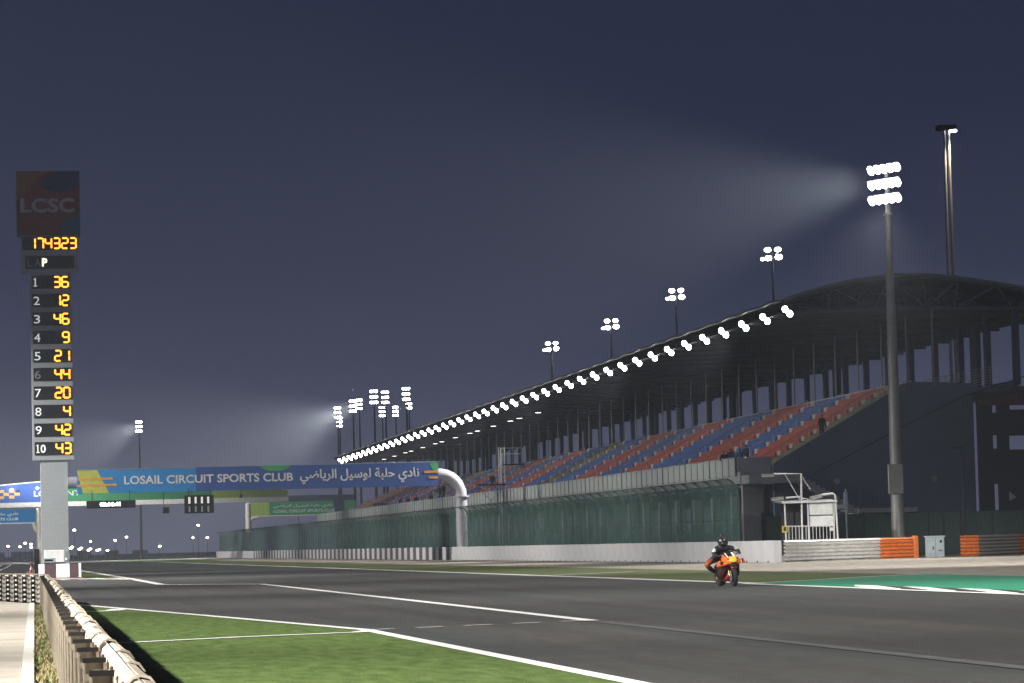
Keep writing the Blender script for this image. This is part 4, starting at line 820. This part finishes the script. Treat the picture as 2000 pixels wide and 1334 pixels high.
# dark screen fence behind the right-hand guardrails
df = thing('screen_fence', 'dark green screen fence below the grandstand end wall', 'fence', (46.9, 196, 0))
for k in range(9):
    x = k * 2.05; b = MB(); b.box(x + .04, x + 2.01, -.02, .02, 0.05, 2.62); b.build('screen_panel', 'fence_post', df); b = MB(); b.cyl((x, 0, 0), (x, 0, 2.75), .045, n=6); b.build('post', 'dark_steel', df)
sg = thing('signal_stand', 'small pale signal stand behind the marshal post', 'stand', (AY(1653, 1000, 190).x, 190, 0)); b = MB(); b.cyl((0, 0, 0), (0, 0, 4.1), .05, n=6); b.build('post', 'cabinet_grey', sg); b = MB(); b.bevbox(-.14, .1, -.06, .06, 2.9, 3.9, .02); b.build('head', 'cabinet_grey', sg); b = MB(); b.bar((-.6, 0, 3.0), (.1, 0, 3.15), .1, .22); b.build('arm', 'cabinet_grey', sg)
tvp = thing('camera_platform', 'television camera platform on a white lattice pole in front of the seats', 'camera tower', (43.4, 278, 0))
for x, y_ in ((-.25, 0), (.25, 0), (0, .4)): b = MB(); b.cyl((x, y_, 0), (x, y_, 9.6), .05, n=6); b.build('leg', 'tube_white', tvp)
b = MB()
for k in range(20): z = .4 + k * .46; b.bar((-.25 if k % 2 else .25, 0, z), (.25 if k % 2 else -.25, 0, z + .46), .035, .035)
b.build('lattice', 'tube_white', tvp)
b = MB(); b.box(-2.2, .3, -.5, .8, 6.35, 6.46); b.build('deck', 'dark_steel', tvp); b = MB(); b.bar((-2.1, 0, 6.3), (-.2, 0, 5.6), .06, .06); b.build('strut', 'tube_white', tvp)
b = MB(); b.box(.2, 1.9, -.4, .6, 8.05, 8.15); b.build('deck', 'dark_steel', tvp); b = MB(); b.tube([(-.2, -.4, 9.5), (1.7, -.4, 9.5)], .03, 5); b.tube([(-.2, -.4, 9.0), (1.7, -.4, 9.0)], .03, 5); b.build('guard_rail', 'tube_white', tvp)
b = MB(); b.bevbox(-1.1, -.6, -.2, .3, 6.75, 7.15, .05); b.cyl((-.85, 0, 6.46), (-.85, 0, 6.8), .1, n=8); b.build('camera_head', 'board_black', tvp)
b = MB(); b.bar((-1.5, 0, 4.6), (-.25, 0, 6.0), .05, .05); b.bar((-1.9, 0, 5.9), (-.3, 0, 4.4), .05, .05); b.build('brace', 'tube_white', tvp)

# ================================================================== PEOPLE
def skin_mesh(name, V, Ed, Rr, mats, pick, levels=2):
    me = bpy.data.meshes.new(name); me.from_pydata(V, Ed, []); o = bpy.data.objects.new(name, me); COL.objects.link(o)
    md = o.modifiers.new('Skin', 'SKIN'); md.use_smooth_shade = True
    for i, r in enumerate(Rr):
        sv = me.skin_vertices[0].data[i]; sv.radius = (r, r) if not isinstance(r, tuple) else r; sv.use_root = (i == 0)
    o.modifiers.new('Sub', 'SUBSURF').levels = levels
    dg = bpy.context.evaluated_depsgraph_get(); dg.update(); out = bpy.data.meshes.new_from_object(o.evaluated_get(dg)); bpy.data.objects.remove(o)
    out.materials.clear()
    for m in mats: out.materials.append(M[m])
    for p in out.polygons: p.material_index = pick(p.center); p.use_smooth = True
    out.name = name; return out
def person(label, loc, rot, top_m, leg_m, lean=0.0, arm=0.0, group=None, sit=False):
    hp = .93
    V = [(0, 0, hp), (0, -lean * .4, 1.16), (0, -lean, 1.36), (0, -lean * 1.15, 1.49), (0, -lean * 1.2 - .02, 1.60), (0, -lean * 1.2 - .01, 1.70)]; R = [(.15, .11), (.145, .10), (.165, .11), .062, (.088, .105), .075]; Ed = [(0, 1), (1, 2), (2, 3), (3, 4), (4, 5)]
    for s in (-1, 1):
        k = len(V); V += [(s * .19, -lean, 1.40), (s * .25, -lean + .02 - arm * .1, 1.13), (s * (.24 - arm * .08), -lean - .06 - arm * .25, .90 + arm * .18), (s * (.23 - arm * .08), -lean - .1 - arm * .28, .81 + arm * .2)]; R += [.065, .05, .038, .035]; Ed += [(2, k), (k, k + 1), (k + 1, k + 2), (k + 2, k + 3)]
        k = len(V)
        V += [(s * .10, 0, hp - .07), (s * .11, -.02, .50), (s * .12, .02, .09), (s * .13, -.14, .045)]; R += [.095, .065, .048, .042]; Ed += [(0, k), (k, k + 1), (k + 1, k + 2), (k + 2, k + 3)]
    def pick(c):
        if c.z > 1.62 or (c.z > 1.54 and c.y > -lean * 1.2 + .02): return 3
        if c.z > 1.485: return 2
        if abs(c.x) > .17 and c.z < .86 + arm * .2: return 2
        return 0 if c.z > .92 else 1
    me = skin_mesh('person', V, Ed, R, [top_m, leg_m, 'skin', 'hair'], pick)
    return tag(ob('person', me, None, loc, (0, 0, rot)), label, 'person', group)
def on_stand(px, y): return AY(px, 900, y).x
for px, Y, lb, tm, lm_, lean, arm, z in [(1415, 207.0, 'shorter spectator in black leaning on the grandstand parapet', 'cloth_black', 'cloth_dark', .12, .6, 5.02), (1427, 207.5, 'broad spectator in dark jacket next to the shorter spectator at the parapet', 'cloth_dark', 'cloth_black', .10, .5, 5.22), (1446, 206.0, 'spectator in grey top beside the one holding a bright phone', 'cloth_blue', 'cloth_dark', .05, .4, 5.15), (1458, 205.0, 'tallest spectator at the parapet corner holding a bright phone', 'cloth_dark', 'cloth_black', .04, 1.0, 5.38)]:
    x = AY(px, 890, Y).x; pr_ = person(lb, (x, Y, 5.50), rad(random.uniform(-50, -10)), tm, lm_, lean, arm); s_ = 1.0 + (z - 5.30) * .55; pr_.scale = (1, 1, s_)
    if px == 1458:
        b = MB(); b.bevbox(-.04, .04, -.006, .006, 0, .14, .01); ph = b.build('phone', 'board_black', None, (x - .17, Y - .38, 6.36)); tag(ph, 'bright phone held by the spectator at the parapet corner', 'phone'); b = MB(); b.box(-.035, .035, -.012, -.0075, .01, .13); b.build('screen', 'white_led', ph)
x = AY(1605, 860, Y0 + 2.2).x; rr = int((x - X0) / DX)
person('lone person in black walking up the aisle of grey end seats', (x, Y0 + 2.2, row_z(rr, Y0 + 2.2)), rad(15), 'cloth_black', 'cloth_black', .08, .3)
for px, Y, lb, lean, rot in [(866, 345, 'standing person by the handrail low in the far seats', .02, 40), (860, 352, 'crouched looking person beside the far standing person', .25, -30), (841, 360, 'lone small person at the far front parapet', .05, 0), (812, 372, 'person at the far parapet left of the lone one', .1, 20), (796, 380, 'person with raised head at the far parapet beside yellow seats', .1, -10), (779, 388, 'person sitting low at the far parapet beside the equipment', .3, 30)]:
    p = AY(px, 960, Y); r_ = 1 if px in (866, 860) else 0
    person(lb, (max(p.x, 47.4), Y, zz(5.5, Y) + (.7 if r_ else 0)), rad(rot), 'cloth_dark', 'cloth_black', lean, .3)
eq = thing('equipment_cases', 'row of black equipment cases at the far front parapet', 'cases', (47.3, 398, 5.42))
for k in range(4): b = MB(); b.bevbox(0, .7, 0, 2.4, 0, 1.2 + .1 * (k % 2), .08); b.build('case', 'cloth_black', eq, (0, k * 2.6, 0))

# ================================================================== MOTORCYCLE AND RIDER
LEAN = rad(-6)
BK = thing('racing_motorcycle', 'orange and black racing motorcycle braking on the straight', 'motorcycle', (20.30, 88.8, .012), (0, LEAN, rad(2)))
def wheel(parent, yc, R, W, name):
    prof_ = [(-.42, .80), (-.50, .88), (-.36, .97), (0, 1.0), (.36, .97), (.50, .88), (.42, .80)]; n = 28; rings = []
    for i in range(n + 1):
        a = 2 * math.pi * i / n; rings.append([(x * W, math.cos(a) * r * R, math.sin(a) * r * R) for x, r in prof_])
    b = MB(); b.loft(rings, cap=False); w = b.build('tyre', 'rubber', None); wh = ob(name, None, parent, (0, yc, R)); w.parent = wh
    b = MB(); rg = []
    for i in range(n + 1): a = 2 * math.pi * i / n; rg.append([(x * W, math.cos(a) * r * R, math.sin(a) * r * R) for x, r in ((-.40, .81), (.40, .81), (.36, .72), (-.36, .72))])
    b.loft(rg, cap=False)
    for k in range(5): a = 2 * math.pi * k / 5; b.bar((0, 0, 0), (0, math.cos(a) * R * .74, math.sin(a) * R * .74), .03, .04)
    b.cyl((-W * .45, 0, 0), (W * .45, 0, 0), .035, n=12); b.build('rim', 'rim_orange', wh)
    for s in (-1, 1) if name == 'front_wheel' else (1,): b = MB(); b.cyl((s * W * .58, 0, 0), (s * (W * .58 + .006), 0, 0), .165, n=20); b.build('brake_disc', 'disc_steel', wh)
    return wh
wheel(BK, 0, .30, .125, 'front_wheel'); wheel(BK, 1.43, .315, .20, 'rear_wheel')
def se(y, zc, hw, hh, n=18, e=2.6, x0=0):
    out = []
    for i in range(n):
        t = 2 * math.pi * i / n; c, s_ = math.cos(t), math.sin(t); out.append((x0 + hw * math.copysign(abs(c) ** (2 / e), c), y, zc + hh * math.copysign(abs(s_) ** (2 / e), s_)))
    return out
for s in (-1, 1):
    b = MB(); b.cyl((s * .095, .0, .30), (s * .10, .20, .80), .028, n=10); b.build('fork', 'fork_gold', BK)
    b = MB(); b.bevbox(-.03, .03, -.05, .05, -.06, .06, .01); b.build('brake_caliper', 'disc_steel', BK, (s * .105, .12, .34))
    b = MB(); b.tube([(s * .10, .24, .86), (s * .22, .24, .885), (s * .35, .28, .87)], .017, 8); b.build('handlebar', 'bike_black', BK)
    b = MB(); b.tube([(s * .30, .18, .875), (s * .20, .15, .885)], .008, 6); b.build('brake_lever', 'disc_steel', BK)
    # side fairing
    R_s = []
    for y_, zc, hh, xo in ((-.02, .60, .09, .17), (.10, .56, .17, .215), (.28, .52, .23, .235), (.5, .48, .25, .235), (.75, .44, .20, .22), (.95, .40, .12, .19)):
        R_s.append([(s * (xo + .012), y_, zc - hh), (s * (xo + .035), y_, zc), (s * (xo), y_, zc + hh), (s * (xo - .025), y_, zc + hh), (s * (xo), y_, zc), (s * (xo - .025), y_, zc - hh)][::(1 if s > 0 else -1)])
    b = MB(); b.loft(R_s); b.build('side_fairing', 'bike_dark', BK)
    b = MB(); b.hexa([(s * .20, -.10, .615), (s * .40, -.02, .60), (s * .40, .14, .60), (s * .20, .12, .615), (s * .20, -.10, .628), (s * .40, -.02, .61), (s * .40, .14, .61), (s * .20, .12, .628)]); b.build('winglet', 'bike_orange', BK)
    b = MB(); b.hexa([(s * .19, -.12, .70), (s * .34, -.05, .735), (s * .34, .10, .735), (s * .19, .10, .70), (s * .19, -.12, .712), (s * .34, -.05, .745), (s * .34, .10, .745), (s * .19, .10, .712)]); b.build('winglet', 'bike_orange', BK)
    b = MB(); b.hexa([(s * .335, -.05, .605), (s * .405, -.03, .605), (s * .405, .13, .605), (s * .335, .11, .605), (s * .33, -.05, .74), (s * .345, -.05, .74), (s * .345, .10, .74), (s * .33, .10, .74)]); b.build('winglet_plate', 'bike_orange', BK)
    b = MB(); b.ball((s * .165, -.06, .655), .085, .13, .06, 12, 8); b.build('side_pod', 'bike_orange', BK)
    b = MB(); b.cyl((s * .18, .92, .36), (s * .28, .92, .36), .016, n=8); b.build('foot_peg', 'disc_steel', BK)
    b = MB(); b.bar((s * .10, .75, .42), (s * .11, 1.43, .32), .04, .09); b.build('swingarm', 'bike_black', BK)
b = MB(); b.loft([se(-.27, .70, .05, .04), se(-.22, .70, .12, .075), se(-.12, .71, .185, .12), (se(.02, .73, .215, .16)), se(.20, .74, .22, .19), se(.34, .74, .20, .19)]); b.build('nose_fairing', 'bike_orange', BK)
b = MB(); b.loft([se(-.283, .712, .07, .035), se(-.262, .73, .10, .05), se(-.17, .775, .105, .06)]); b.build('nose_badge', 'bike_yellow', BK)
for s in (-1, 1): b = MB(); b.ball((s * .125, -.165, .775), .05, .05, .028, 10, 6); b.build('nose_mark', 'bike_red', BK)
b = MB(); b.bevbox(-.075, .075, -.285, -.05, .56, .675, .015); b.build('air_intake', 'black_cap', BK)
b = MB(); b.loft([se(-.08, .80, .15, .05), se(.02, .86, .17, .08), se(.14, .90, .165, .09), se(.26, .90, .14, .07)]); b.build('windscreen', 'bike_black', BK)
for x0, x1 in ((.05, .11), (-.13, -.09), (.13, .15)): b = MB(); b.hexa([(x0, -.14, .81), (x1, -.14, .80), (x1, -.12, .80), (x0, -.12, .81), (x0 - .04, .0, .945), (x1 - .05, .0, .945), (x1 - .05, .02, .945), (x0 - .04, .02, .945)]); b.build('screen_stripe', 'bike_white', BK)
b = MB(); b.bevbox(-.17, .17, .24, .34, .36, .66, .02); b.build('radiator', 'black_cap', BK)
b = MB(); b.loft([se(.12, .36, .10, .05), se(.25, .28, .16, .10), se(.6, .25, .17, .12), se(.95, .27, .15, .10), se(1.1, .32, .10, .05)]); b.build('belly_pan', 'bike_red', BK)
b = MB(); b.loft([se(.28, .80, .12, .06), se(.42, .86, .17, .10), se(.62, .86, .17, .10), se(.82, .80, .12, .06)]); b.build('fuel_tank', 'bike_black', BK)
b = MB(); b.loft([se(.80, .76, .11, .05), se(1.0, .80, .14, .06), se(1.25, .90, .12, .08), se(1.5, .97, .05, .05)]); b.build('seat_tail', 'bike_black', BK)
b = MB(); b.box(-.12, .12, .42, .95, .36, .76); b.build('frame', 'bike_black', BK)
b = MB(); b.loft([[(x * .085, math.cos(a) * r, .30 + math.sin(a) * r) for x, r in ((-1, .30), (-.8, .33), (0, .345), (.8, .33), (1, .30), (.8, .315), (0, .33), (-.8, .315))] for a in [rad(20 + i * 12) for i in range(11)]]); b.build('front_mudguard', 'bike_red', BK)
b = MB(); b.tube([(-.12, .7, .25), (-.17, 1.0, .30), (-.19, 1.25, .42)], [.045, .05, .055], 10); b.build('exhaust', 'disc_steel', BK)

RD = thing('person', 'motorcycle rider in black and orange leathers with right knee out', 'person', (20.30, 88.8, .012), (0, LEAN, rad(2)))
V = [(-.10, .98, .84), (-.07, .84, .97), (-.03, .70, 1.06), (-.01, .62, 1.13)]; R = [(.16, .13), (.16, .12), (.185, .13), .07]; Ed = [(0, 1), (1, 2), (2, 3)]
for s in (-1, 1):
    k = len(V); V += [(-.02 + s * .19, .66, 1.07), (s * .36, .50, .96), (s * .335, .32, .895)]; R += [.078, .062, .045]; Ed += [(2, k), (k, k + 1), (k + 1, k + 2)]
k = len(V); V += [(-.22, .92, .80), (-.56, .62, .68), (-.40, .80, .52), (-.24, .93, .41)]; R += [.105, .085, .072, .05]; Ed += [(0, k), (k, k + 1), (k + 1, k + 2), (k + 2, k + 3)]
k = len(V); V += [(.05, .95, .80), (.25, .60, .66), (.25, .80, .50), (.22, .95, .41)]; R += [.105, .080, .068, .05]; Ed += [(0, k), (k, k + 1), (k + 1, k + 2), (k + 2, k + 3)]
def pk_(c):
    if c.x < -.33 and c.z < .82: return 1 if (c.z > .60 and c.x > -.60 and c.y < .75) else 2
    if c.z < .62: return 2
    if abs(c.x) > .27 and c.z > 1.0: return 3
    return 0
body = ob('leather_suit', skin_mesh('leather_suit', V, Ed, R, ['leather_black', 'leather_orange', 'leather_brown', 'leather_white'], pk_), RD)
b = MB(); b.ball((-.06, .64, 1.10), .12, .09, .10, 12, 8); b.build('chest_hump', 'leather_black', RD)
for s, (hx, hy, hz) in ((-1, (-.32, .27, .885)), (1, (.32, .27, .885))):
    gv = [(hx, hy + .06, hz + .012), (hx, hy + .01, hz + .018)]; gr_ = [.036, (.042, .028)]; ge = [(0, 1)]
    for f_ in range(4):
        fx = hx + (-.033 + f_ * .022); L = (.9, 1.0, .95, .8)[f_]; k = len(gv); gv += [(fx, hy - .035 * L, hz + .022), (fx, hy - .055 * L, hz - .002), (fx, hy - .035 * L, hz - .028)]; gr_ += [.0115, .0105, .0095]; ge += [(1, k), (k, k + 1), (k + 1, k + 2)]
    k = len(gv); gv += [(hx - s * .045, hy + .005, hz + .0), (hx - s * .04, hy - .02, hz - .022)]; gr_ += [.012, .010]; ge += [(1, k), (k, k + 1)]
    ob('glove', skin_mesh('glove', gv, ge, gr_, ['leather_black'], lambda c: 0, 1), RD)
for ax_, ay_, az_, tx_, ty_ in ((-.24, .94, .42, -.27, .72), (.22, .95, .42, .24, .73)):
    b = MB(); b.loft([se(ay_ + .08, az_ - .06, .035, .05, 12, 2.4, ax_), se(ay_, az_ - .03, .05, .09, 12, 2.4, ax_), se((ay_ + ty_) / 2, az_ - .065, .05, .045, 12, 2.4, (ax_ + tx_) / 2), se(ty_, az_ - .085, .035, .028, 12, 2.4, tx_)]); b.build('boot', 'leather_black', RD)
b = MB(); b.ball((-.03, .57, 1.25), .137, .15, .142, 18, 12); b.loft([se(.42, 1.19, .06, .035), se(.45, 1.20, .10, .055), se(.55, 1.20, .115, .07)]); hm = b.build('helmet', 'bike_black', RD)
b = MB(); b.loft([[(-.03 + .128 * math.sin(a), .57 - .150 * math.cos(a), z) for a in [rad(-62 + i * 15.5) for i in range(9)]] + [(-.03 + .118 * math.sin(a), .57 - .140 * math.cos(a), z) for a in [rad(62 - i * 15.5) for i in range(9)]] for z in (1.215, 1.245, 1.275)]); b.build('visor', 'glass_dark', hm)
for cx, cz, w, h_, m in ((-.115, 1.30, .035, .035, 'bike_white'), (.0, 1.295, .045, .028, 'bike_white'), (.055, 1.33, .03, .03, 'bike_white'), (-.03, 1.36, .07, .03, 'bike_red')):
    dx_ = (cx + .03) / .125; yy_ = .57 - .148 * math.sqrt(max(.05, 1 - dx_ * dx_ - ((cz - 1.25) / .137) ** 2)); b = MB(); b.ball((cx, yy_ + .004, cz), w / 2, .012, h_ / 2, 10, 6); b.build('helmet_mark', m, hm)

# ================================================================== HAZE
def haze(density):
    m = bpy.data.materials.new('haze_air'); m.use_nodes = True; n = m.node_tree.nodes; l = m.node_tree.links; n.remove(n['Principled BSDF'])
    v = n.new('ShaderNodeVolumePrincipled'); v.inputs['Color'].default_value = (.78, .86, 1.0, 1); v.inputs['Density'].default_value = density; v.inputs['Anisotropy'].default_value = .25
    l.new(v.outputs[0], n['Material Output'].inputs['Volume']); M['haze_air'] = m
    b = MB(); b.box(-1500, 1700, -400, 3500, -1.2, 60); o = b.build('haze', 'haze_air'); o['kind'] = 'stuff'; o['label'] = 'thin night haze hanging over the whole circuit'; o['category'] = 'haze'; return o
HAZE = 0.0002
if HAZE: haze(HAZE)
